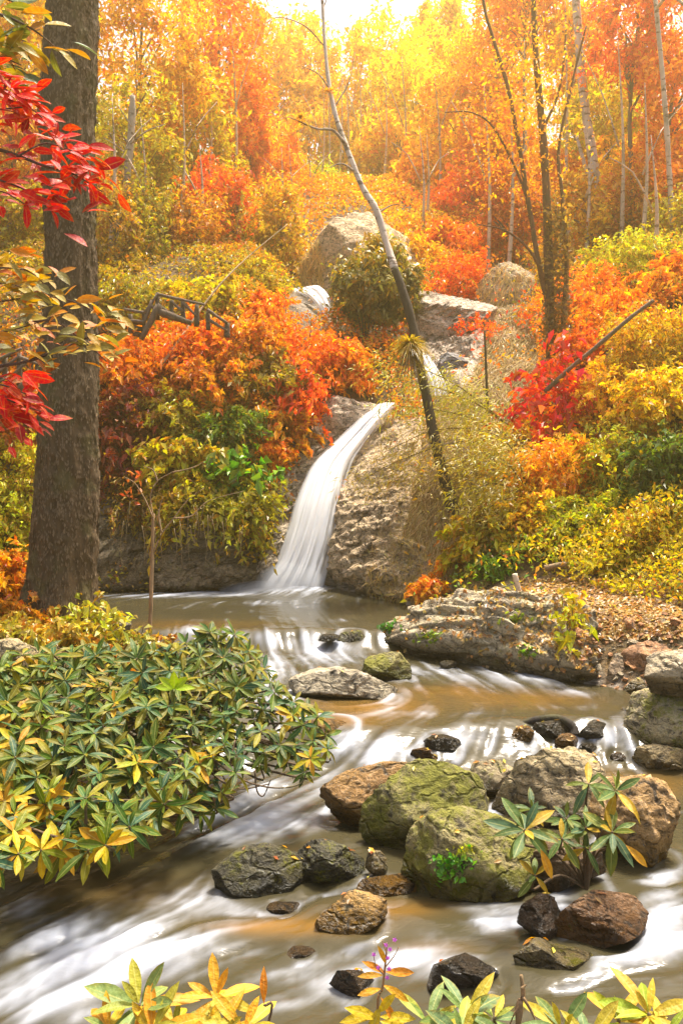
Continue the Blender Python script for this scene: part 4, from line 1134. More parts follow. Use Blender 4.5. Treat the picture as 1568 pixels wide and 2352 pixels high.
yb = hit([1040], [1175])[0][1]
lt = stem_tree("thin leaning tree with fern tufts, crossing from the right bank to the sky gap",
    [([(1045,1190,yb),(1025,1120,yb),(1000,1020,yb+.1),(982,930,yb+.2),(966,850,yb+.3),(950,760,yb+.4),(925,670,yb+.5),(905,615,yb+.6)], .12, .075)], (.075,.055,.035), 0, name="leaning_tree")
def more_limb(root, name, pts, r0, r1, col, mat):
    P = [at(*q) for q in pts]
    return limb_obj(name, [tube(P, r0, r1, 8, len(P) * 6, seed=len(pts), rough=.12)], mat, root, col)
more_limb(lt, "upper_trunk", [(907,622,yb+.6),(885,550,yb+.8),(862,480,yb+.9),(832,430,yb+1),(800,350,yb+1.1),(772,270,yb+1.3),(755,190,yb+1.5),(746,100,yb+1.7),(740,0,yb+1.9),(736,-60,yb+2)], .08, .025, (.62,.50,.40), M_PALEBARK)
for pts, r0, r1 in (([(812,392,yb+1),(785,376,yb+.9),(757,384,yb+.8)], .028, .008), ([(795,335,yb+1.1),(765,300,yb+.9),(728,296,yb+.7),(690,280,yb+.5),(660,268,yb+.4)], .04, .008),
                    ([(757,205,yb+1.5),(730,170,yb+1.3),(690,150,yb+1.1)], .02, .004), ([(765,250,yb+1.4),(800,190,yb+1.6),(815,120,yb+1.8)], .02, .004), ([(748,110,yb+1.7),(700,60,yb+1.6),(640,40,yb+1.5),(600,60,yb+1.5)], .018, .004), ([(742,20,yb+1.9),(760,-30,yb+2)], .015, .006), ([(865,490,yb+.9),(905,470,yb+1),(940,478,yb+1.1)], .018, .004)):
    more_limb(lt, "limb", pts, r0, r1, (.40,.30,.22), M_PALEBARK)
for k, (dx, dy, dY, n, L, c_) in enumerate(((940,795,-.1,480,.50,(.36,.22,.015)),(757,210,1.4,60,.26,(.55,.22,.03)),(690,270,.4,60,.24,(.52,.24,.03)))):
    p = at(dx, dy, yb + dY)
    root = empty("tufted_fern", p, ("big spiky fern tuft half way up the leaning trunk", "small spiky fern tuft near the top of the leaning trunk", "small spiky fern tuft on the leaning tree's left limb")[k], "fern", "fern tufts growing on the leaning tree")
    blade_tuft("frond", p, n, L, .02, c_, root, seed=k, up=.6, droop=.55)["kind"] = "stuff"
    if k == 0:
        blade_tuft("dead_frond", p - np.array([0, 0, .12]), 90, .42, .025, (.16,.10,.03), root, seed=9, up=-1.5, droop=1.2)["kind"] = "stuff"

yd = hit([1265], [840])[0][1]
dk = stem_tree("dark many stemmed tree above the scarlet bush", [
    ([(1268,850,yd),(1262,700,yd),(1258,560,yd),(1252,400,yd),(1240,250,yd),(1228,100,yd),(1222,-60,yd)], .14, .05),
    ([(1262,720,yd),(1235,600,yd-.1),(1215,480,yd-.2),(1190,330,yd-.3),(1165,200,yd-.3),(1135,100,yd-.3),(1112,20,yd-.3),(1105,-50,yd-.3)], .065, .03),
    ([(1290,780,yd-.1),(1300,600,yd-.1),(1290,450,yd-.1),(1282,340,yd),(1315,180,yd),(1345,60,yd)], .06, .02),
    ([(1250,640,yd-.2),(1215,575,yd-.4),(1160,530,yd-.5),(1095,515,yd-.5)], .04, .012),
    ([(1215,470,yd-.2),(1180,380,yd-.3),(1130,290,yd-.5),(1080,258,yd-.6),(1020,258,yd-.7)], .035, .01),
    ([(1245,300,yd),(1285,200,yd+.2),(1300,60,yd+.2)], .04, .015)], (.19,.10,.045), 0, name="dark_stemmed_tree")
def vine_cover(root, pts, Y, n, spread, col, seed, leaf=.12):
    rng = np.random.default_rng(seed)
    P = smooth_path([at(a_, b_, Y) for a_, b_ in pts], 60)
    k = rng.integers(0, 60, n)
    Q = P[k] + rng.normal(size=(n, 3)) * spread * np.array([1, 1, 1.3])
    s = leaf * rng.uniform(.5, 1.4, n)
    return link("vine_foliage", leaf_cloud("vine_foliage", Q, rng.normal(size=(n, 3)) + np.array([0, -.6, 0]), s, s * .5, rng=rng), M_LEAF, root, col)
vine_cover(dk, [(1275,480),(1285,600),(1280,720),(1270,800)], yd - .2, 1500, .17, (.22,.12,.025), 3)
vine_cover(dk, [(1260,80),(1200,200),(1150,300),(1250,350)], yd - .2, 2600, .6, (.70,.28,.012), 4, .10)

stem_tree("white trunked tree leaning at upper right between dark stems and the edge", [
    ([(1385,560,29),(1378,500,29),(1368,430,29),(1355,330,29),(1342,240,29),(1330,120,29),(1318,-60,29)], .20, .13),
    ([(1368,450,28.8),(1345,390,28.6),(1322,310,28.5)], .09, .05)], (.62,.52,.44), 0, M_PALEBARK, "white_trunked_tree")
stem_tree("slim pale stem at the far right edge", [([(1546,640,24),(1540,480,24),(1530,300,24),(1518,150,24),(1506,20,24),(1500,-60,24)], .075, .06), ([(1506,20,24),(1540,-10,23.5),(1600,40,23)], .05, .04)], (.55,.44,.34), 0, M_PALEBARK, "slim_tree")
stem_tree("pale straight trunk right of the big trunk in front of the olive gold tree", [([(278,570,25.5),(284,480,25.5),(292,400,25.5),(302,300,25.5),(305,220,25.5)], .16, .09), ([(300,330,25.4),(340,300,25),(380,285,25)], .03, .01), ([(302,290,25.4),(270,240,25.2)], .03, .01), ([(290,520,25.2),(315,470,25),(330,430,25)], .035, .015)], (.40,.33,.26), 0, M_PALEBARK, "pale_tree")
stem_tree("second slim pale trunk further right on the left slope", [([(355,560,28),(358,480,28),(362,420,28)], .09, .07), ([(358,480,28),(385,440,28)], .02, .008)], (.38,.30,.22), 0, M_PALEBARK, "pale_tree")
SLL = ["at the left rim of the gorge, left of the yellow green tree", "rising through the yellow green tree at the gorge head", "at the right side of the yellow green tree at the gorge head",
 "nearest the leaning trunk's left limb, in the hazy yellow crowns", "leaning slightly left behind the leaning trunk's upper part", "just right of where the leaning trunk forks, in the glow", "tilting left behind the top of the rock dome",
 "tilting right over the rock dome, tallest of those there", "right of the leaning trunk, short, in the yellow glow", "standing behind the small gold orange tree right of the dome", "right beside another one behind the small gold orange tree",
 "in front of the fiery red tree's right side", "in the gold crowns between dome and dark stems, high up", "in the yellow orange crown straight over the rock dome", "close to the big trunk's right side, in the rusty tree",
 "left of the wooden walkway's top, among olive leaves", "above the wooden walkway, left of the fiery red tree", "between the olive yellow and the tall orange tree", "reaching up the tall orange tree left of the sky gap",
 "left of the grass topped rock, in wide orange red crown", "directly above the grass topped rock", "just left of the dark stemmed tree's fork", "between the dark stems and the white trunk, low down", "right of the white trunk, tall, in yellow green leaves",
 "in the rusty gold tree left of the slim edge stem", "short, beside the slim pale stem at the right edge", "right behind the dark stems, tall, in orange leaves", "in the lemon yellow tree below the sky gap"]
for i, (x, y0, y1, Y, ln) in enumerate(((640,590,450,40,4),(668,590,440,42,-3),(704,560,425,44,3),(735,470,300,52,5),(755,460,250,54,-4),(775,450,270,54,6),(800,430,240,55,-6),(820,420,260,56,4),(846,430,300,56,3),(970,530,400,38,-5),(976,540,420,39,2),(455,560,440,31,2),(1010,330,280,45,-8),(880,370,280,52,3),(250,545,330,27,5),(330,560,380,29,-4),(410,560,300,31,6),(475,430,250,36,4),(540,420,150,38,-6),(1120,560,300,33,-6),(1165,590,330,31,4),(1195,520,200,35,5),(1340,600,380,30,4),(1425,560,180,30,-5),(1470,600,300,28,6),(1500,640,420,26,-4),(1290,480,80,34,4),(930,400,240,48,-5))):
    Y *= .87
    g = float(land(at(x, y0, Y)[0], Y)); b = at(x, y0, Y); b[2] = min(b[2], g - .1)
    t_ = at(x + ln * 1.6, y1 - 110, Y)
    root = empty("slender_tree", b, "slender pale trunk " + SLL[i], "tree", "slender trunks among the crowns")
    limb_obj("trunk", [tube([b, (b + t_) / 2 + np.array([.12, 0, 0]), t_], .085, .008, 6, 14, seed=i)], M_PALEBARK, root, (.60,.45,.32))
    limb_obj("limb", [tube([(b * .5 + t_ * .5), (b * .3 + t_ * .7) + np.array([.5 * (-1) ** i, 0, .2]), t_ + np.array([1.1 * (-1) ** i, 0, -.6])], .035, .01, 5, 5, seed=i)], M_PALEBARK, root, (.60,.45,.32))

def pole(label, pts, r0, r1, col, name="pole", cat="pole", group=None, mat=M_BARK):
    P = [at(*q) for q in pts]
    v, f = tube(P, r0, r1, 8, len(P) * 8, seed=len(label), rough=.1)
    return tag(link(name, mesh_tri_quads(name, v, f), mat, None, col), label, cat, group)
pole("thin bare bamboo pole slanting up across the left slope to the gorge", [(370,840,19.6),(430,755,20.2),(500,660,21),(570,590,22),(660,515,23)], .035, .012, (.36,.25,.13), "bamboo_pole")
pole("thin bare upright pole stuck in the slope left of the scarlet bush", [(1120,970,18.3),(1116,860,18.3),(1112,760,18.3)], .035, .02, (.12,.10,.04), "bare_pole")
pole("long dead pole slanting up to the right behind the scarlet bush", [(1250,900,17.0),(1310,845,16.8),(1370,795,16.6),(1450,727,16.4),(1500,690,16.3)], .05, .035, (.20,.14,.09), "dead_pole")
pole("curved pale fallen log on the leafy bank behind the outcrop", [(1250,1305,13.9),(1300,1297,13.8),(1360,1302,13.6),(1410,1325,13.5)], .05, .04, (.34,.23,.13), "fallen_log", "log", "fallen wood on the right bank")
pole("dark fallen branch rising to the right edge above the scree", [(1430,1350,12.9),(1490,1335,12.7),(1600,1305,12.5)], .05, .04, (.15,.10,.06), "fallen_branch", "branch", "fallen wood on the right bank")
pole("forked dead stick below the dark fallen branch at the right edge", [(1510,1385,12.3),(1545,1345,12.3),(1600,1310,12.3)], .03, .02, (.20,.14,.09), "dead_stick", "stick", "fallen wood on the right bank")
pole("short dead stick leaning on the fallen log", [(1440,1290,13.6),(1475,1268,13.6),(1520,1235,13.8)], .03, .015, (.30,.2,.12), "dead_stick", "stick", "fallen wood on the right bank")
pole("black crooked driftwood lying across stones below the mid pool", [(1162,1668,9.35),(1195,1664,9.3),(1240,1652,9.25),(1285,1652,9.2),(1315,1672,9.15),(1318,1690,9.1)], .035, .05, (.04,.033,.028), "driftwood", "driftwood")

# pale stake with its wire
pst = hit([1188], [1362])[0]
stk = empty("stake", pst, "short pale wooden stake with a dark wire tied round it on the outcrop", "stake")
limb_obj("post", [tube([at(1193,1365,pst[1]), at(1186,1340,pst[1]), at(1181,1318,pst[1])], .05, .042, 10, 8, rough=.06)], M_PALEBARK, stk, (.62,.50,.36))
limb_obj("wire", [tube([at(1182,1340,pst[1]-.05), at(1130,1356,pst[1]), at(1060,1372,pst[1]+.2), at(985,1398,pst[1]+.5)], .008, .008, 5, 16, rough=0)], M_PLAIN, stk, (.05,.10,.06))

# round crowned tree
def round_tree():
    Y = hit([845], [800])[0][1]
    b = at(842, 805, Y)
    root = empty("round_tree", b, "round crowned olive bronze tree on thin stems beside the leaning trunk", "tree")
    rng = np.random.default_rng(12)
    n = 11000
    c = at(862, 648, Y); r = np.array([98, 95, 100]) / F * Y
    P, N, cl = crown_points(n, r, 70, .26, rng)
    keep = P[:, 2] > -r[2] * .98
    P, N = P[keep] + c, N[keep]
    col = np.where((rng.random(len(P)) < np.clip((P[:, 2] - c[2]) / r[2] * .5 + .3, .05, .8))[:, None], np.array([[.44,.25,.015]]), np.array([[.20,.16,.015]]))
    s = .20 * rng.uniform(.6, 1.3, len(P))
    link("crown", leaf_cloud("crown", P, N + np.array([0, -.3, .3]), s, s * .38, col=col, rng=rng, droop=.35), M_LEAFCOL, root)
    for i, (x0, xm, x1, yt) in enumerate(((838,826,800,640),(842,838,830,600),(846,846,860,590),(850,858,890,620),(844,850,920,660),(840,832,845,560))):
        limb_obj("stem", [tube([at(x0, 806, Y), at(xm, 745, Y), at(x1, yt, Y)], .03, .012, 6, 10, seed=i)], M_BARK, root, (.07,.045,.03))
round_tree()

# sapling with forked bare twigs in front of the pool
def sapling():
    b = at(344, 1462, 12.4)
    root = empty("sapling", b, "slim forked bare sapling standing before the pool", "sapling")
    Y = 12.4
    col = (.36, .23, .12)
    limb_obj("trunk", [tube([at(344,1475,Y), at(347,1380,Y), at(350,1270,Y), at(352,1180,Y)], .032, .022, 8, 18, rough=.15)], M_BARK, root, col)
    for i, pts in enumerate(([(352,1270),(372,1225),(400,1190),(430,1150),(470,1120)],[(352,1185),(346,1140),(362,1105),(395,1085)],[(352,1190),(335,1150),(310,1110),(285,1095)],[(400,1190),(440,1185),(480,1150),(560,1128)],[(362,1105),(352,1080),(330,1070)],[(372,1225),(365,1180),(375,1140)],[(395,1085),(440,1075),(470,1060)])):
        limb_obj("limb", [tube([at(a_, b_, Y - .03 * i) for a_, b_ in pts], .014, .004, 6, 14, seed=i)], M_BARK, root, col)
    rng = np.random.default_rng(3)
    n = 26
    P = np.array([at(rng.uniform(280,330), rng.uniform(1075,1160), Y) for _ in range(n)])
    link("foliage", leaf_cloud("foliage", P, rng.normal(size=(n, 3)) + np.array([0,-1,.3]), .10, .05, rng=rng), M_LEAF, root, (.40,.09,.03))
sapling()
def hanging_roots():
    rng = np.random.default_rng(8)
    T = []
    for i in range(26):
        x = rng.choice([rng.uniform(440,490), rng.uniform(380,560), rng.uniform(280,620)]); y = rng.uniform(1150,1215); l = rng.uniform(40,130)
        Y = 16.9 + rng.uniform(-.2,.15)
        T.append(tube([at(x, y, Y), at(x + rng.uniform(-9,9), y + l * .5, Y), at(x + rng.uniform(-12,12), y + l, Y)], 0.007, .003, 4, 8, rough=0))
    tag(limb_obj("hanging_roots", T, M_BARK, None, (.28,.20,.10)), "thin tangled roots hanging over the pool's dark rock wall", "roots")["kind"] = "stuff"
hanging_roots()

# bamboo sprays over the right bank
def bamboo(label, culms, col, n, seed, leaf=.15):
    n = int(n * 1.9)
    culms = [[(a_, c_, y_ + (1.0 if seed < 3 else .6)) for a_, c_, y_ in q] for q in culms]
    b = at(*culms[0][0])
    root = empty("bamboo", b, label, "bamboo", "bamboo sprays by the waterfall")
    rng = np.random.default_rng(seed)
    Q = []; A = []
    for i, pts in enumerate(culms):
        P = smooth_path([at(*q) for q in pts], 40)
        limb_obj("culm", [tube([at(*q) for q in pts], .022, .005, 6, 20, seed=i, rough=.03)], M_BARK, root, (.20,.15,.04))
        k = rng.integers(8, 40, n // len(culms))
        Q.append(P[k] + rng.normal(size=(len(k), 3)) * np.array([.28, .25, .18]) - np.array([0, 0, .08])); A.append(rng.normal(size=(len(k), 3)) * .6 + np.array([-.6, -.2, -.5]))
    Q = np.vstack(Q); s = leaf * rng.uniform(.5, 1.3, len(Q))
    link("foliage", leaf_cloud("foliage", Q, rng.normal(size=Q.shape) * .5 + np.array([0, -.4, .8]), s, s * .14, along=np.vstack(A), rng=rng, droop=.2), M_LEAF, root, col)
bamboo("feathery yellow green bamboo spray crossing the leaning trunk below its big fern", [[(1175,985,16.4),(1110,930,16.2),(1040,880,16),(960,845,15.9),(850,825,15.8)],[(1165,975,16.5),(1090,925,16.3),(1000,890,16.1),(900,870,16)],[(1160,1000,16.5),(1080,960,16.4),(990,940,16.2),(890,930,16.1)]], (.46,.38,.02), 1500, 1)
bamboo("dull gold bamboo spray drooping to the left over the dry grass bank", [[(1190,1010,15.9),(1100,1008,15.7),(1000,1028,15.5),(900,1065,15.4),(820,1110,15.3)],[(1180,1000,16),(1090,985,15.9),(990,990,15.8),(880,1040,15.6)],[(1185,1020,15.8),(1120,1050,15.6),(1040,1070,15.4),(940,1080,15.3)]], (.42,.27,.02), 1300, 2)
bamboo("olive gold bamboo thicket in front of the leaning trunk's foot", [[(1200,1110,15.2),(1160,1060,15),(1110,1040,14.9),(1060,1060,14.8)],[(1190,1130,15.2),(1140,1110,15),(1100,1120,14.8),(1060,1150,14.7)],[(1210,1120,15.2),(1180,1040,15.1),(1140,1000,15),(1080,985,14.9)],[(1200,1150,15.1),(1150,1150,14.9),(1090,1190,14.8)]], (.40,.29,.02), 1500, 3)

shrub("scarlet bush with large red leaves on the right slope", 1265, 940, 75, 110, (.60,.012,.012), n=1100, leaf=.17, group=None, name="scarlet_bush", cat="bush", nclump=26, stems=9)
shrub("bright green broad leaved plant above the pool wall", 525, 1085, 85, 38, (.17,.30,.02), n=420, leaf=.22, aspect=.6, group=None, name="broadleaf_plant", cat="plant", nclump=22)
shrub("thin orange tipped sapling with green lower leaves at the outcrop's right end", 1308, 1440, 26, 62, (.42,.34,.02), n=170, leaf=.14, aspect=.5, group=None, name="young_sapling", cat="sapling", Y=11.2, nclump=14, stems=3)
for i, (lb, cx_, cy_, rx_, ry_, c_, n__, lf) in enumerate((
    ("yellow green leafy plant at the foot of the big trunk",205,1430,70,50,(.40,.33,.03),420,.12),
    ("orange leafed low plant left of the big trunk's foot",70,1420,70,45,(.52,.20,.02),420,.11),
    ("olive weeds below the big trunk's right root",280,1490,70,40,(.30,.25,.03),500,.11),
    ("yellow weeds between the big trunk and the leafy shrub",130,1475,80,38,(.42,.26,.03),500,.11),
    ("rusty weeds at the sapling's foot beside the pool",345,1485,50,32,(.38,.20,.03),350,.10),
    ("olive yellow weeds at the left edge above the leafy shrub",20,1500,60,30,(.34,.24,.03),300,.11))):
    shrub(lb, cx_, cy_, rx_, ry_, c_, n=n__ * 2, leaf=lf * 1.1, aspect=.42, group="weeds on the left bank", name="weed", cat="weeds", Y=(11.0, 11.0, 11.2, 10.4, 11.6, 9.8)[i], nclump=18)

# ------------------------------------------------------------------ rustic log walkway on the left slope
def walkway(name, label, Y, posts, rails, beams, steps, group):
    P0 = at(*posts[0][1], Y)
    root = empty(name, P0, label, "railing", group)
    col = (.13, .095, .065)
    for i, (a_, b_) in enumerate(posts): limb_obj("post", [tube([at(*a_, Y), at(*b_, Y)], .06, .05, 8, 5, seed=i, rough=.22)], M_BARK, root, col)
    for i, (a_, b_) in enumerate(rails): limb_obj("rail", [tube([at(*a_, Y - .08), at(*b_, Y - .08)], .04, .03, 8, 5, seed=i, rough=.22)], M_BARK, root, (.17,.12,.085))
    for i, (a_, b_) in enumerate(beams): limb_obj("beam", [tube([at(*a_, Y - .2), at(*b_, Y - .2)], .085, .06, 10, 6, seed=i, rough=.22)], M_BARK, root, (.15,.105,.07))
    for i, (a_, b_) in enumerate(steps): limb_obj("step", [tube([at(*a_, Y), at(*b_, Y + .1)], .06, .06, 8, 4, seed=i, rough=.06)], M_BARK, root, col)
walkway("log_walkway", "rustic log stairway with railings in the middle of the left slope", 19.6,
    [((362,735),(362,672)),((394,735),(395,690)),((422,742),(420,692)),((333,765),(331,716)),((452,750),(452,700)),((478,758),(478,714)),((522,775),(522,742)),((300,765),(300,722))],
    [((362,676),(470,700)),((362,676),(331,720)),((331,718),(285,710)),((362,700),(395,722)),((395,694),(420,715)),((420,695),(450,725)),((476,712),(522,742)),((480,735),(522,760)),((331,740),(290,735)),((350,690),(330,745)),((345,700),(365,720))],
    [((366,702),(324,780)),((366,716),(440,742))], [((300,738),(330,742)),((302,752),(330,757)),((306,766),(328,770))], "rustic log railings")
walkway("log_walkway", "log railing seen left of the big trunk", 17.6,
    [((12,880),(12,820)),((45,885),(45,812)),((88,860),(88,795))], [((-20,868),(45,818)),((-20,885),(20,868)),((45,820),(92,838)),((30,862),(60,832)),((-10,830),(50,800))], [((45,895),(98,846))], [((0,868),(40,872))], "rustic log railings")
walkway("log_walkway", "distant log railing up the left slope near the gorge", 24.5,
    [((436,598),(436,572)),((470,605),(470,580)),((505,612),(505,575)),((540,626),(540,604)),((575,630),(575,606))], [((430,580),(510,590)),((500,600),(580,612)),((510,578),(490,605)),((520,622),(582,626))], [], [], "rustic log railings")

# ------------------------------------------------------------------ dry grass, fallen leaves, scree
from mathutils.bvhtree import BVHTree
def surface_of(o):
    me = o.data
    v = np.empty(len(me.vertices) * 3); me.vertices.foreach_get("co", v); v = v.reshape(-1, 3) + np.array(o.location)
    return BVHTree.FromPolygons([tuple(p) for p in v], [tuple(p.vertices) for p in me.polygons])
def look_at(bvh, dxs, dys):
    P, N = [], []
    for a_, b_ in zip(dxs, dys):
        d = Vector(at(a_, b_, 1.0) - np.array([0, 0, H])).normalized()
        h_ = bvh.ray_cast(Vector((0, 0, H)), d)
        if h_[0] is not None: P.append(h_[0][:]); N.append(h_[1][:])
    return np.array(P).reshape(-1, 3), np.array(N).reshape(-1, 3)

def grass(name, P, N, L, W, cols, seed, hangk=1.0):
    rng = np.random.default_rng(seed)
    n = len(P)
    k = np.repeat(np.arange(n), 1)
    down = np.array([0, 0, -1.0]) - N * (N[:, 2:3] * -1)
    al = nrm(down) * .9 * hangk + N * .5 + rng.normal(size=(n, 3)) * .45
    col = np.array(cols)[rng.integers(0, len(cols), n)]
    l = L * rng.uniform(.5, 1.5, n)
    o = link(name, leaf_cloud(name, P + N * .04, N + rng.normal(size=(n, 3)) * .4, l, W, col=col, along=al, droop=.25, rng=rng), M_GRASS)
    o["kind"] = "stuff"
TANS = [(.40,.26,.11),(.46,.31,.14),(.32,.20,.08),(.50,.36,.20),(.30,.17,.05)]
def land_normals(P):
    e_ = .15
    zx = (land(P[:, 0] + e_, P[:, 1]) - land(P[:, 0] - e_, P[:, 1])) / (2 * e_); zy = (land(P[:, 0], P[:, 1] + e_) - land(P[:, 0], P[:, 1] - e_)) / (2 * e_)
    return nrm(np.stack([-zx, -zy, np.ones(len(P))], -1))
rg = np.random.default_rng(4)
gx_, gy_ = rg.uniform(800, 1230, 26000), rg.uniform(960, 1400, 26000)
m_ = ((gx_ - 1000) / 190) ** 2 + ((gy_ - 1210) / 180) ** 2 < 1.0
m_ &= gx_ > 830 + (gy_ - 1050) * -.05
GP = hit(gx_[m_], gy_[m_], 12.0)
GP = GP[inside_channel(GP[:, 0], GP[:, 1]) < -.02]
grass("dry_grass", GP, land_normals(GP), .30, .016, TANS, 1)
gx_, gy_ = rg.uniform(940, 1290, 20000), rg.uniform(600, 1010, 20000)
GP = hit(gx_, gy_, 12.0)
grass("dry_grass", GP, land_normals(GP), .38, .022, TANS, 5)
for oname, box, L_, W_2, nn_ in (("rock.003", (660, 940, 470, 720), .50, .025, 3800), ("rock", (1090, 1245, 595, 735), .30, .018, 900)):
    bv = surface_of(bpy.data.objects[oname])
    P, N = look_at(bv, rg.uniform(box[0], box[1], nn_), rg.uniform(box[2], box[3], nn_))
    k = fbm(P * .7, 3, 4) > -.12
    grass("dry_grass", P[k], N[k], L_, W_2, [(.70,.44,.17),(.76,.52,.24),(.60,.36,.13)], 7)

for oname, box, nn_, thr in (("cliff_right_of_fall", (800, 985, 960, 1385), 9000, .0), ("bank_rock_wall", (785, 1015, 1180, 1400), 6000, -.2)):
    bv = surface_of(bpy.data.objects[oname])
    P, N = look_at(bv, rg.uniform(box[0], box[1], nn_), rg.uniform(box[2], box[3], nn_))
    k = fbm(P * 1.1, 3, 14) + (P[:, 0] - .6) * .45 > thr
    grass("dry_grass", P[k], N[k], .30, .014, [(.50,.31,.11),(.58,.38,.16),(.40,.24,.08),(.44,.33,.08)], 17)
bv_out = surface_of(bpy.data.objects["rock_outcrop"])
P, N = look_at(bv_out, rg.uniform(845, 1420, 2600), rg.uniform(1350, 1560, 2600))
k = (N[:, 2] > .25) & (rg.random(len(P)) < np.clip((P[:, 0] - .5) * .45, .05, .9))
P, N = P[k], N[k]
gx_, gy_ = rg.uniform(1180, 1568, 5200), rg.uniform(1330, 1470, 5200)
P2 = hit(gx_, gy_, 9.0); P2 = P2[inside_channel(P2[:, 0], P2[:, 1]) < -.1]
P = np.vstack([P, P2]); N = np.vstack([N, land_normals(P2)])
fc = np.array([(.42,.24,.08),(.36,.17,.05),(.50,.33,.15),(.25,.12,.04),(.50,.22,.04)])[rg.integers(0, 5, len(P))]
fl_ = link("fallen_leaves", leaf_cloud("fallen_leaves", P + N * .02, N + rg.normal(size=P.shape) * .35, rg.uniform(.05, .11, len(P)), .05, col=fc, rng=rg, droop=0.0), M_LEAFCOL)
fl_["kind"] = "stuff"
LP, LN = [], []
for ob in [o for o in bpy.data.objects if o.get("category") == "boulder" and len(o.data.vertices) > 2000]:
    me = ob.data; v_ = np.empty(len(me.vertices) * 3); me.vertices.foreach_get("co", v_); v_ = v_.reshape(-1, 3)
    n_v = np.empty(len(v_) * 3); me.vertices.foreach_get("normal", n_v); n_v = n_v.reshape(-1, 3)
    ok_ = np.where(n_v[:, 2] > .75)[0]
    if len(ok_) == 0: continue
    kk = rg.choice(ok_, rg.integers(1, 6)); LP.append(v_[kk] + np.array(ob.location)); LN.append(n_v[kk])
LP, LN = np.vstack(LP), np.vstack(LN)
o = link("fallen_leaves", leaf_cloud("fallen_leaves", LP + LN * .008, LN + rg.normal(size=LP.shape) * .15, rg.uniform(.04, .08, len(LP)), .03, col=np.array([(.55,.28,.03),(.45,.14,.02),(.50,.36,.06),(.3,.14,.05)])[rg.integers(0, 4, len(LP))], rng=rg, droop=0.0), M_LEAFCOL)
o["kind"] = "stuff"
# little green tufts and moss plants
def tuft_on(label, bvh, x, y, rx, ry, n, leaf, col, seed, group="small green tufts on the rocks"):
    r_ = np.random.default_rng(seed)
    P, N = look_at(bvh, x + r_.normal(0, rx, n), y + r_.normal(0, ry, n))
    if len(P) == 0: return
    s = leaf * r_.uniform(.5, 1.4, len(P))
    root = empty("small_plant", P.mean(0), label, "plant", group)
    link("foliage", leaf_cloud("foliage", P + N * .015, N + r_.normal(size=P.shape) * .6, s, s * .6, rng=r_, droop=.1), M_LEAF, root, col)
tuft_on("green tuft at the outcrop's waterside tip", bv_out, 885, 1440, 18, 8, 60, .09, (.10,.22,.02), 1)
tuft_on("light green tuft on the middle of the outcrop", bv_out, 985, 1462, 14, 8, 50, .07, (.26,.32,.02), 2)
tuft_on("pale green tuft high on the outcrop above its middle", bv_out, 1190, 1420, 16, 8, 40, .07, (.30,.34,.03), 3)
tuft_on("green tuft low on the outcrop's dark front", bv_out, 1215, 1495, 12, 7, 40, .08, (.20,.32,.02), 4)
bf = surface_of([o for o in bpy.data.objects if o.get("label", "").startswith("front boulder")][0])
tuft_on("bright green fern tuft on the front boulder's face", bf, 1040, 1985, 26, 18, 110, .045, (.16,.36,.02), 5)
tuft_on("yellow green moss plant at the top corner of that front boulder's fern tuft", bf, 1062, 1955, 14, 8, 40, .035, (.42,.40,.03), 6)

def stone_mesh(seed):
    v, f = ico(2)
    q = v * np.array([1, .8, .62])
    rr = np.random.default_rng(seed)
    for _ in range(10):
        n = nrm(rr.normal(size=3)); h_ = (q @ n).max() * rr.uniform(.35, .7)
        q = q - n * np.maximum(q @ n - h_, 0)[:, None]
    return mesh_np("scree_stone", q * (1 + .04 * rr.normal(size=(len(q), 1))), f, False)
SM = [stone_mesh(s) for s in range(6)]
for m_ in SM: m_.materials.append(M_ROCK)
rr = random.Random(4)
placed = []
tries = 0
while len(placed) < 110 and tries < 5000:
    tries += 1
    x = rr.triangular(1290, 1590, 1470); y = rr.triangular(1405, 1600, 1500)
    if y > 1440 + (x - 1290) * .9 + 60 or y < 1395 + max(0, 1480 - x) * .12: continue
    w = rr.uniform(8, 16) if rr.random() < .7 else rr.uniform(16, 28)
    if any((x - a_) ** 2 + ((y - b_) * 1.6) ** 2 < ((w + c_) * .62) ** 2 for a_, b_, c_ in placed): continue
    p = hit([x], [y], 7.0)[0]
    P_, N_ = look_at(bv_out, [x], [y])
    if len(P_) and P_[0][1] < p[1]: p = P_[0]
    elif inside_channel(p[0:1], p[1:2])[0] > -.02: continue
    placed.append((x, y, w))
    o = bpy.data.objects.new("scree_stone", rr.choice(SM)); COL.objects.link(o)
    s = w / F * p[1]
    o.location = (p[0], p[1], p[2] + s * .22); o.scale = (s, s, s)
    o.rotation_euler = (rr.uniform(-.6, .6), rr.uniform(-.6, .6), rr.uniform(0, 6.3))
    k = rr.uniform(.75, 1.25); og = rr.random() < .75
    o.color = (.46 * k, .21 * k, .08 * k, 1) if og else (.34 * k, .27 * k, .17 * k, 1)
    o["moss"] = 0.05; o["wet"] = 0.0; o["waterline"] = -50.0
    tag(o, ("angular orange brown stone" if og else "angular tan grey stone") + (", fist sized," if w < 12 else (", middle sized," if w < 17 else ", one of the largest,")) + " in the scree on the right bank", "stone", "broken stones of the scree on the right bank")
ys_ = hit([1500], [1545], 7.0)[0][1]
boulder("big tilted orange slab at the foot of the scree above the smooth grey boulder", [(1420,1560),(1435,1520),(1500,1478),(1560,1470),(1640,1490),(1640,1540),(1500,1550)], (.40,.20,.09), .05, 0, yc=ys_ + .25, depth=.5, lvl=5, seed=201, name="slab", cat="slab", group="broken stones of the scree on the right bank", cuts=12, zw=-50)
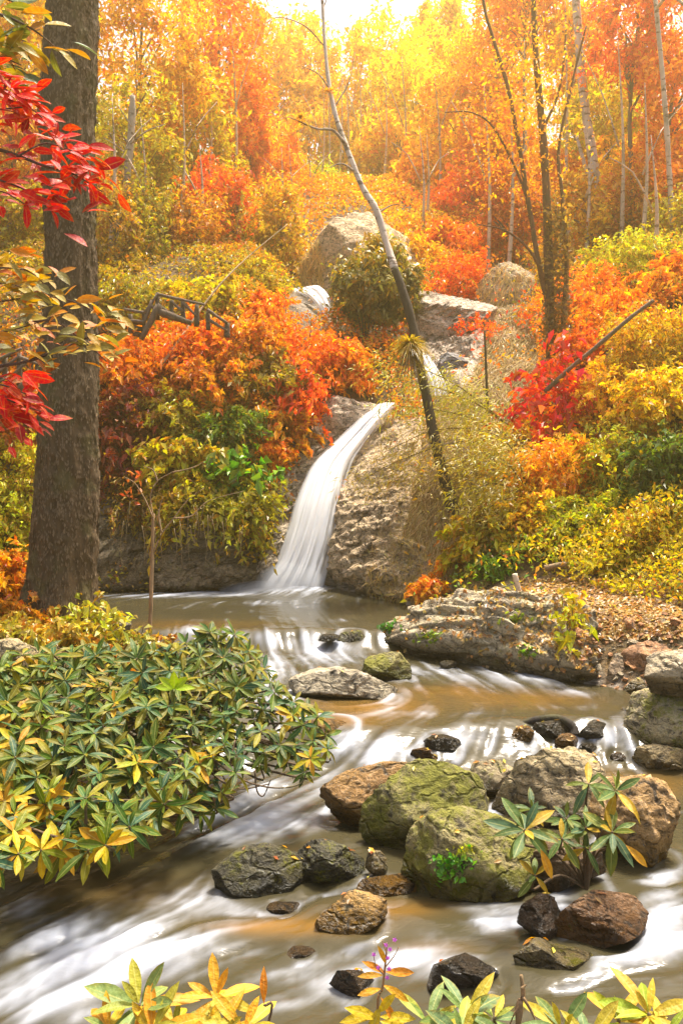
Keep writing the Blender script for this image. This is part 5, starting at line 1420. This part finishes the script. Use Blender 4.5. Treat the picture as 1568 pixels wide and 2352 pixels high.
boulder("grey upright slab left of the tilted orange one", [(1385,1580),(1395,1520),(1430,1505),(1445,1540),(1440,1590)], (.36,.25,.15), .1, 0, yc=hit([1415], [1570], 7.0)[0][1] + .15, depth=.6, lvl=5, seed=202, name="slab", cat="slab", group="broken stones of the scree on the right bank", cuts=12, zw=-50)

# ------------------------------------------------------------------ foreground leaves, one by one
def big_leaf_mesh(width, curl, fold, seed, broad=.5):
    n = 7
    rr_ = np.random.default_rng(seed)
    V, mid, al = [], [], []
    tw = rr_.uniform(-.25, .25)
    for i in range(n):
        t_ = i / (n - 1)
        w = width * .5 * (math.sin(math.pi * t_ ** broad) ** .8 if 0 < t_ < 1 else .02)
        z = -curl * t_ ** 2
        for s_ in (-1, 0, 1):
            a_ = tw * t_
            V.append((t_ * (1 - .12 * curl), s_ * w * math.cos(a_), z + abs(s_) * fold * w + s_ * w * math.sin(a_)))
            mid.append(abs(s_)); al.append(t_)
    return mesh_np("leaf", np.array(V), grid_faces(n, 3), True, {"mid": ('POINT', mid), "along": ('POINT', al)})
LM = [big_leaf_mesh(.27, .18, .35, 1, 1.15), big_leaf_mesh(.24, .32, .3, 2, 1.2), big_leaf_mesh(.30, .10, .4, 3, 1.1), big_leaf_mesh(.25, .45, .3, 4, 1.15), big_leaf_mesh(.28, -.05, .4, 5, 1.2)]
BL = [big_leaf_mesh(.40, .15, .3, 11, .95), big_leaf_mesh(.36, .3, .3, 12, 1.0), big_leaf_mesh(.44, .05, .35, 13, .95)]
for m_ in LM + BL: m_.materials.append(M_BIGLEAF)

class Plant:
    def __init__(s, name, base, label, cat, group=None, seed=1):
        s.root = empty(name, base, label, cat, group); s.base = np.array(base, float); s.L = []; s.rng = np.random.default_rng(seed); s.tw = []
    def leaf(s, p, d, up, length, color, meshes=LM):
        d = np.array(d, float); d /= np.linalg.norm(d); up = np.array(up, float)
        y = np.cross(up, d); ny = np.linalg.norm(y)
        if ny < 1e-3: y = np.cross(np.array([1., 0, 0]), d); ny = np.linalg.norm(y)
        y /= ny; z = np.cross(d, y)
        M = Matrix(((d[0]*length, y[0]*length, z[0]*length, p[0]-s.base[0]), (d[1]*length, y[1]*length, z[1]*length, p[1]-s.base[1]), (d[2]*length, y[2]*length, z[2]*length, p[2]-s.base[2]), (0,0,0,1)))
        s.L.append((length / max(p[1], .5), M, meshes[s.rng.integers(len(meshes))], color))
    def rosette(s, p, axis, n, length, pal, meshes=LM, spread=(.95, -.35)):
        axis = np.array(axis, float); axis /= np.linalg.norm(axis)
        a_ = np.cross(axis, [0.3, 1, 0.1]); a_ /= np.linalg.norm(a_); b_ = np.cross(axis, a_)
        ph = s.rng.uniform(0, 6.28)
        for i in range(n):
            t_ = i / max(n - 1, 1)
            az = ph + i * 2.4 + s.rng.normal(0, .18); el = spread[0] + (spread[1] - spread[0]) * t_ ** .8 + s.rng.normal(0, .16)
            rad = a_ * math.cos(az) + b_ * math.sin(az)
            d = rad * math.cos(el) + axis * math.sin(el)
            up = axis * math.cos(el) - rad * math.sin(el) + s.rng.normal(0, .12, 3)
            l = length * (.55 + .45 * min(1, t_ * 2.2)) * s.rng.uniform(.82, 1.15)
            c = np.array(pal[s.rng.integers(len(pal))]) * s.rng.uniform(.8, 1.2)
            s.leaf(p + rad * .006 - axis * (.05 * t_ * length * 2), d, up, l, c, meshes)
    def twig(s, pts, r0, r1):
        s.tw.append(tube(pts, r0, r1, 6, max(6, len(pts) * 4), rough=.08, seed=len(s.tw)))
    def done(s, stemcol=(.12, .08, .045), limit=300, each=False):
        s.L.sort(key=lambda q: -q[0])
        for _, M, me, c in s.L[:limit]:
            o = bpy.data.objects.new("leaf", me); COL.objects.link(o); o.parent = s.root; o.matrix_basis = M; o.color = (*c, 1)
        rest = s.L[limit:]
        if rest:
            vs, fs, k = [], [], 0; mid, al = [], []; cc = []
            for _, M, me, c in rest:
                cc += [c] * 12
                v = np.empty(len(me.vertices) * 3); me.vertices.foreach_get("co", v); v = v.reshape(-1, 3)
                m3 = np.array(M); vs.append(v @ m3[:3, :3].T + m3[:3, 3]); fs.append(grid_faces(7, 3) + k); k += len(v)
                mid += [1, 0, 1] * 7; al += list(np.repeat(np.arange(7) / 6, 3))
            o = link("small_leaves", mesh_np("small_leaves", np.vstack(vs), np.vstack(fs), True, {"mid": ('POINT', mid), "along": ('POINT', al)}, {"col": ('FACE', np.array(cc, float))}), M_BIGLEAFCOL)
            o.parent = s.root; o.color = (*rest[0][3], 1); o["kind"] = "stuff"
        if s.tw:
            if each:
                for t_ in s.tw: limb_obj("stem", [t_], M_BARK, s.root, stemcol)
            else: limb_obj("branch", s.tw, M_BARK, s.root, stemcol)

LG = [(.048,.105,.008),(.036,.10,.022),(.095,.13,.007),(.028,.085,.038),(.18,.16,.007),(.060,.10,.005),(.025,.055,.008),(.13,.12,.006)]
LY = [(.18,.21,.008),(.34,.27,.008),(.13,.17,.008),(.48,.30,.008),(.09,.14,.008),(.40,.20,.008)]
def left_shrubs():
    poly = np.array([(-40,1520),(60,1500),(160,1500),(250,1490),(330,1510),(420,1480),(480,1448),(560,1455),(610,1540),(650,1590),(740,1640),(765,1730),(720,1780),(620,1755),(530,1800),(470,1900),(420,1870),(330,1890),(250,1940),(140,1975),(60,1950),(0,1990),(-60,1960)], float)
    def inside(x, y):
        c = False; j = len(poly) - 1
        for i in range(len(poly)):
            xi, yi = poly[i]; xj, yj = poly[j]
            if (yi > y) != (yj > y) and x < (xj - xi) * (y - yi) / (yj - yi) + xi: c = not c
            j = i
        return c
    plants = [Plant("leafy_shrub", (-2.4, 8.7, .7), "leafy shrub overhanging the rapids with its twig tips towards mid stream", "shrub", "broad leaved evergreen shrubs on the left bank", 1),
              Plant("leafy_shrub", (-3.4, 8.2, .8), "dense leafy shrub below the big trunk's foot at the left", "shrub", "broad leaved evergreen shrubs on the left bank", 2),
              Plant("leafy_shrub", (-2.9, 6.6, .5), "yellow tinged leafy shrub hanging low over the white chute at left", "shrub", "broad leaved evergreen shrubs on the left bank", 3),
              Plant("leafy_shrub", (-2.7, 7.6, .5), "leafy shrub in the middle of the left thicket, bluish green leaves", "shrub", "broad leaved evergreen shrubs on the left bank", 4)]
    r = random.Random(21)
    pts = []
    for _ in range(9000):
        x, y = r.uniform(-60, 770), r.uniform(1440, 2000)
        if not inside(x, y): continue
        md = 20 + (y - 1450) * .036
        if any((x - a_) ** 2 + (y - b_) ** 2 < md * md for a_, b_ in pts): continue
        pts.append((x, y))
    for (x, y) in pts:
        Y = np.interp(y, [1440, 2000], [8.7, 5.6]) + r.uniform(-.25, .35)
        if x > 430: Y = np.interp(y, [1440, 1800], [8.9, 7.0]) + r.uniform(-.25, .35)
        k = 0 if x > 400 and y < 1800 else (2 if y > 1790 else (1 if x < 190 else 3))
        p = at(x, y, Y)
        pl = plants[k]
        out = np.array([.18 + (.25 if x > 450 else 0), -.42, .9 if y < 1800 else .6]) + pl.rng.normal(0, .24, 3)
        near_edge = y > 1880 or (x > 600 and y > 1700)
        pal = LY if (k == 2 and r.random() < .32) or (x < 120 and r.random() < .45) or r.random() < .08 else LG
        pl.rosette(p, out, r.randint(10, 14), r.uniform(.18, .245) if x < 430 else r.uniform(.15, .215), pal, spread=(.75, -.55 if near_edge else -.3))
        b = pl.base + np.array([r.uniform(-.15, .15), r.uniform(-.15, .15), 0])
        m_ = b * .45 + p * .55 + np.array([0, .12, -.10 + r.uniform(-.08, .08)])
        pl.twig([p - out * .01, p - out / np.linalg.norm(out) * .14, m_, b] if r.random() < .6 else [p, p - out / np.linalg.norm(out) * .2], .007, .014)
    # bare looping twigs under the overhang
    for pts_ in ([(490,1745,7.2),(530,1775,7.1),(580,1800,7.0),(640,1810,7.0),(690,1800,7.0),(705,1770,7.0)],[(505,1770,7.2),(525,1800,7.1),(560,1812,7.1),(620,1800,7.1)],[(585,1770,7.1),(590,1815,7.1),(605,1828,7.1),(622,1790,7.1)],[(540,1700,7.3),(530,1750,7.2),(535,1780,7.1)]):
        plants[0].twig([at(*q) for q in pts_], .008, .005)
    for pl in plants: pl.done()
    t_ = Plant("lime_leaf_plant", at(400, 1610, 7.6), "single large lime green lobed leaf among the leafy shrubs", "plant", None, 9)
    for k in range(5):
        an = math.pi * (.1 + .2 * k)
        t_.leaf(at(402, 1582, 7.2), (math.cos(an), -.25, math.sin(an) * .7), (0, -.8, .6), .17, (.30, .42, .02), BL)
    t_.twig([at(402, 1585, 7.2), at(400, 1640, 7.4)], .005, .006); t_.done(stemcol=(.2, .25, .03))
left_shrubs()

def foreground():
    FY = [(.42,.30,.02),(.52,.34,.03),(.22,.25,.04),(.30,.28,.03),(.16,.22,.06),(.58,.27,.02)]
    FG = [(.16,.24,.06),(.13,.20,.08),(.24,.27,.04),(.38,.30,.03),(.12,.18,.05)]
    G = "leafy plants along the bottom of the view"
    specs = [("yellow green leafy plant at lower left, largest of the bottom row", [(320,2280,2.75,.21,13),(250,2335,2.7,.19,11),(345,2345,2.65,.20,12),(400,2330,2.8,.17,9)], FY, 1),
             ("golden leafy plant with an upright orange leaf in the bottom row", [(495,2262,2.8,.165,10),(560,2335,2.7,.18,11),(505,2345,2.7,.17,10)], [(.55,.33,.02),(.50,.27,.02),(.36,.30,.03),(.60,.28,.02)], 2),
             ("bluish green leafy plant with an orange heart, centre right of the bottom row", [(985,2320,2.8,.165,10),(1070,2300,2.75,.19,12),(1135,2310,2.85,.15,10),(1060,2350,2.65,.17,9)], FG, 3),
             ("small green leafy plant right of the dry twig in the bottom row", [(1290,2335,2.75,.19,11),(1350,2360,2.7,.16,9)], FG, 4),
             ("fresh lime and yellow leafy plant at the right end of the bottom row", [(1420,2315,2.8,.185,11),(1490,2300,2.75,.19,11),(1530,2350,2.7,.16,9)], [(.34,.36,.02),(.26,.34,.03),(.45,.33,.03),(.52,.28,.03)], 5)]
    for lb, ros, pal, sd in specs:
        x0, y0, Y0 = ros[0][:3]
        bx = at(x0, y0, Y0)[0]
        base = np.array([bx, Y0 - .1, float(land(bx, Y0 - .1))])
        pl = Plant("leafy_plant", base, lb, "plant", G, sd)
        for (x, y, Y, l, n) in ros:
            p = at(x, y + 28, Y)
            pl.rosette(p, (pl.rng.normal(0, .12), -.45, .9), n, l * .82, pal, spread=(1.05, -.25))
            pl.twig([p, p - np.array([0, -.03, .1]), (p + base) / 2, base], .006, .010)
        if sd == 2:
            p = at(612, 2315, 2.75)
            pl.leaf(at(606, 2305, 2.75), (-.03, .05, 1), (0, -1, .1), .105, (.55, .19, .015))
            pl.twig([at(606, 2308, 2.75), at(618, 2345, 2.75), base], .004, .006)
        pl.done()
    # flowering plant
    b = at(872, 2352, 2.8); b[2] = float(land(b[0], b[1]))
    pl = Plant("flowering_plant", b, "thin plant with tiny purple flowers and orange leaves at the bottom", "flower", None, 8)
    stem = [b, at(866, 2330, 2.8), at(878, 2270, 2.8), at(886, 2200, 2.8), at(888, 2165, 2.8)]
    pl.twig(stem, .006, .002)
    OR = [(.58,.22,.02),(.60,.30,.02),(.50,.26,.03)]
    for (x, y, dx_, dz_, l) in ((880,2240,-1,.25,.085),(884,2232,1,.15,.10),(884,2235,-.6,.6,.09),(878,2262,1,-.3,.10),(876,2270,-1,-.1,.085),(874,2290,.7,-.9,.10),(872,2310,-.4,-1.0,.12),(886,2215,-.25,.9,.07),(870,2330,-1,.1,.13),(872,2335,1,.2,.12),(868,2340,-.7,.5,.13),(872,2345,.9,-.1,.12),(869,2325,.5,.8,.10)):
        pl.leaf(at(x, y, 2.8), (dx_, -.35, dz_), (0, -.7, .7), l, OR[pl.rng.integers(3)] if y < 2300 else (.50, .36, .02), LM)
    for pts_ in ([(884,2222),(905,2195),(915,2175)],[(880,2238),(862,2215),(858,2190)],[(888,2190),(880,2170),(876,2160)]):
        pl.twig([at(a_, c_, 2.79) for a_, c_ in pts_], .002, .0012)
    pl.done(stemcol=(.30, .16, .06))
    for i, (x, y) in enumerate(((906,2158),(858,2192),(890,2200),(893,2225),(868,2222),(886,2170),(895,2180),(889,2245))):
        az = np.linspace(0, 2 * math.pi, 5, endpoint=False) + i
        P = np.array([at(x, y, 2.78)] * 5); A_ = np.stack([np.cos(az), np.full(5, -.3), np.sin(az)], -1)
        link("flower", leaf_cloud("flower", P + A_ * .004, np.array([[0, -1, .2]] * 5), .010, .006, along=A_, droop=0), M_LEAF, pl.root, (.45, .12, .55))
    # dry twig
    b = at(1192, 2352, 2.8); b[2] = float(land(b[0], b[1]))
    d = empty("dry_twig", b, "dry broken brown twig standing among the bottom leaves", "twig")
    limb_obj("stem", [tube([b, at(1190, 2340, 2.8), at(1200, 2290, 2.8), at(1196, 2240, 2.8)], .014, .006, 7, 20, rough=.3)], M_BARK, d, (.30, .18, .09))
    for pts_ in ([(1198,2300),(1180,2330),(1170,2352)],[(1200,2290),(1218,2320),(1232,2352)],[(1197,2270),(1208,2262)],[(1195,2320),(1182,2325)]):
        limb_obj("side_twig", [tube([at(a_, c_, 2.79) for a_, c_ in pts_], .006, .002, 5, 8, rough=.2)], M_BARK, d, (.30, .18, .09))
    # sprig on the boulders
    Yb = 5.75
    b = at(1345, 2040, 6.0)
    pl = Plant("leafy_sprig", b, "leafy green sprig growing between the boulders front right", "plant", None, 12)
    SG = [(.07,.12,.03),(.06,.11,.05),(.11,.14,.02),(.08,.13,.03),(.36,.23,.02)]
    for (x, y, Y, l, n) in ((1205,1905,5.7,.255,13),(1405,1910,5.7,.235,12),(1415,1815,5.9,.23,11),(1300,1880,5.85,.17,10),(1222,1858,5.95,.15,9),(1350,1800,6.0,.20,7),(1228,2010,5.65,.15,8),(1290,1925,5.7,.18,8),(1345,1900,5.8,.18,8),(1345,1945,5.75,.2,6)):
        p = at(x, y, Y)
        pl.rosette(p, (pl.rng.normal(0, .2), -.6, .75), n, l, SG, spread=(.9, -.5))
        pl.twig([p, p + np.array([0, .05, -.12]), (p + b) / 2 + np.array([0, .05, .02]), b], .007, .012)
    pl.leaf(at(1240, 1950, 5.6), (.4, -.3, -1), (.2, -1, .2), .2, (.58, .27, .02)); pl.leaf(at(1435, 1940, 5.6), (.9, -.3, -.8), (.2, -1, .4), .2, (.56, .28, .03))
    pl.twig([at(1345, 1940, 5.8), at(1348, 1990, 5.85), b], .016, .02)
    pl.done()
foreground()

def leaf_branch(label, twigs, Y, region, n, length, pal, seed, flow, col=(.12, .07, .05), group="leafy branches reaching in from the left"):
    b = at(*twigs[0][0], Y)
    pl = Plant("leafy_branch", b, label, "branch", group, seed)
    T = []
    for i, t_ in enumerate(twigs):
        P = [at(a_, c_, Y + .1 * math.sin(3 * k + i)) for k, (a_, c_) in enumerate(t_)]
        pl.twig(P, .012 if i == 0 else .006, .003)
        T.append(smooth_path(P, 30))
    for k in range(n):
        t_ = T[pl.rng.integers(len(T))]; u = pl.rng.random() ** .7
        i = int(u * 29)
        p = t_[i] + pl.rng.normal(0, 1, 3) * np.array([.05, .12, .05])
        tan = nrm(t_[min(i + 1, 29)] - t_[max(i - 1, 0)])
        d = tan * .7 + np.array(flow) * .6 + pl.rng.normal(0, .5, 3)
        up = np.array([0, -.45, .8]) + pl.rng.normal(0, .4, 3)
        c = np.array(pal[pl.rng.integers(len(pal))]) * pl.rng.uniform(.75, 1.25)
        pl.leaf(p, d, up, length * pl.rng.uniform(.65, 1.2), c, BL)
    pl.done(stemcol=col)
REDS = [(.60,.008,.006),(.66,.015,.006),(.48,.006,.008),(.60,.05,.01),(.34,.008,.008)]
OYS = [(.50,.20,.02),(.42,.26,.03),(.30,.24,.04),(.46,.12,.02),(.22,.20,.06),(.52,.30,.02)]
leaf_branch("large crimson leaf spray in front of the big trunk", [[(-60,330),(20,350),(100,380),(170,400),(235,440)],[(-60,260),(10,250),(70,250),(120,290)],[(-60,400),(20,420),(90,450),(150,470)],[(-40,200),(20,210),(50,240)],[(40,360),(100,330),(150,340),(205,365)],[(-60,470),(0,440),(60,470)]], 4.6, None, 240, .135, REDS, 31, (.8, -.1, .05))
leaf_branch("lower small crimson leaf spray at the left edge", [[(-60,900),(0,910),(50,930),(95,945)],[(-60,940),(-10,950),(30,975),(45,1000)],[(-50,880),(10,885),(60,905)]], 4.6, None, 80, .13, REDS, 32, (.8, -.1, -.2))
leaf_branch("orange and olive leaf spray in front of the middle of the big trunk", [[(-60,845),(40,835),(120,810),(190,780),(250,760)],[(-60,700),(20,690),(90,680),(160,690),(230,720),(270,730)],[(-40,620),(20,615),(70,625),(110,660)],[(60,740),(130,740),(200,790),(245,830)],[(-60,770),(20,760),(90,740)],[(-60,660),(10,650),(50,660)]], 4.9, None, 210, .13, OYS, 33, (.8, -.1, .05))
leaf_branch("green and yellow leaf spray in the upper left corner", [[(-60,20),(20,40),(80,70),(130,110)],[(-60,80),(10,80),(60,95)],[(-60,-30),(20,0),(70,20)],[(-60,120),(0,130),(50,150)]], 5.2, None, 60, .17, [(.10,.15,.06),(.20,.22,.03),(.36,.26,.02),(.46,.20,.02)], 34, (.8, -.1, -.1))

# ------------------------------------------------------------------ thin sunlit air over the whole gorge
def haze():
    import bmesh
    t = NT("thin_haze")
    v = t.n("ShaderNodeVolumePrincipled"); v.inputs["Color"].default_value = (1.0, .78, .34, 1); v.inputs["Density"].default_value = HAZE; v.inputs["Anisotropy"].default_value = .66
    t.l(v.outputs[0], t.out.inputs[1])
    top = 60.0
    lo, hi = np.array([-66, -9, -3.0]), np.array([66, 165, top])
    V = np.array([(x, y, z) for x in (lo[0], hi[0]) for y in (lo[1], hi[1]) for z in (lo[2], hi[2])])
    f = np.array([[0,1,3,2],[4,6,7,5],[0,4,5,1],[2,3,7,6],[0,2,6,4],[1,5,7,3]])
    o = link("haze", mesh_np("haze", V, f, False), t.m); o["kind"] = "stuff"
HAZE = 0.0037
haze()
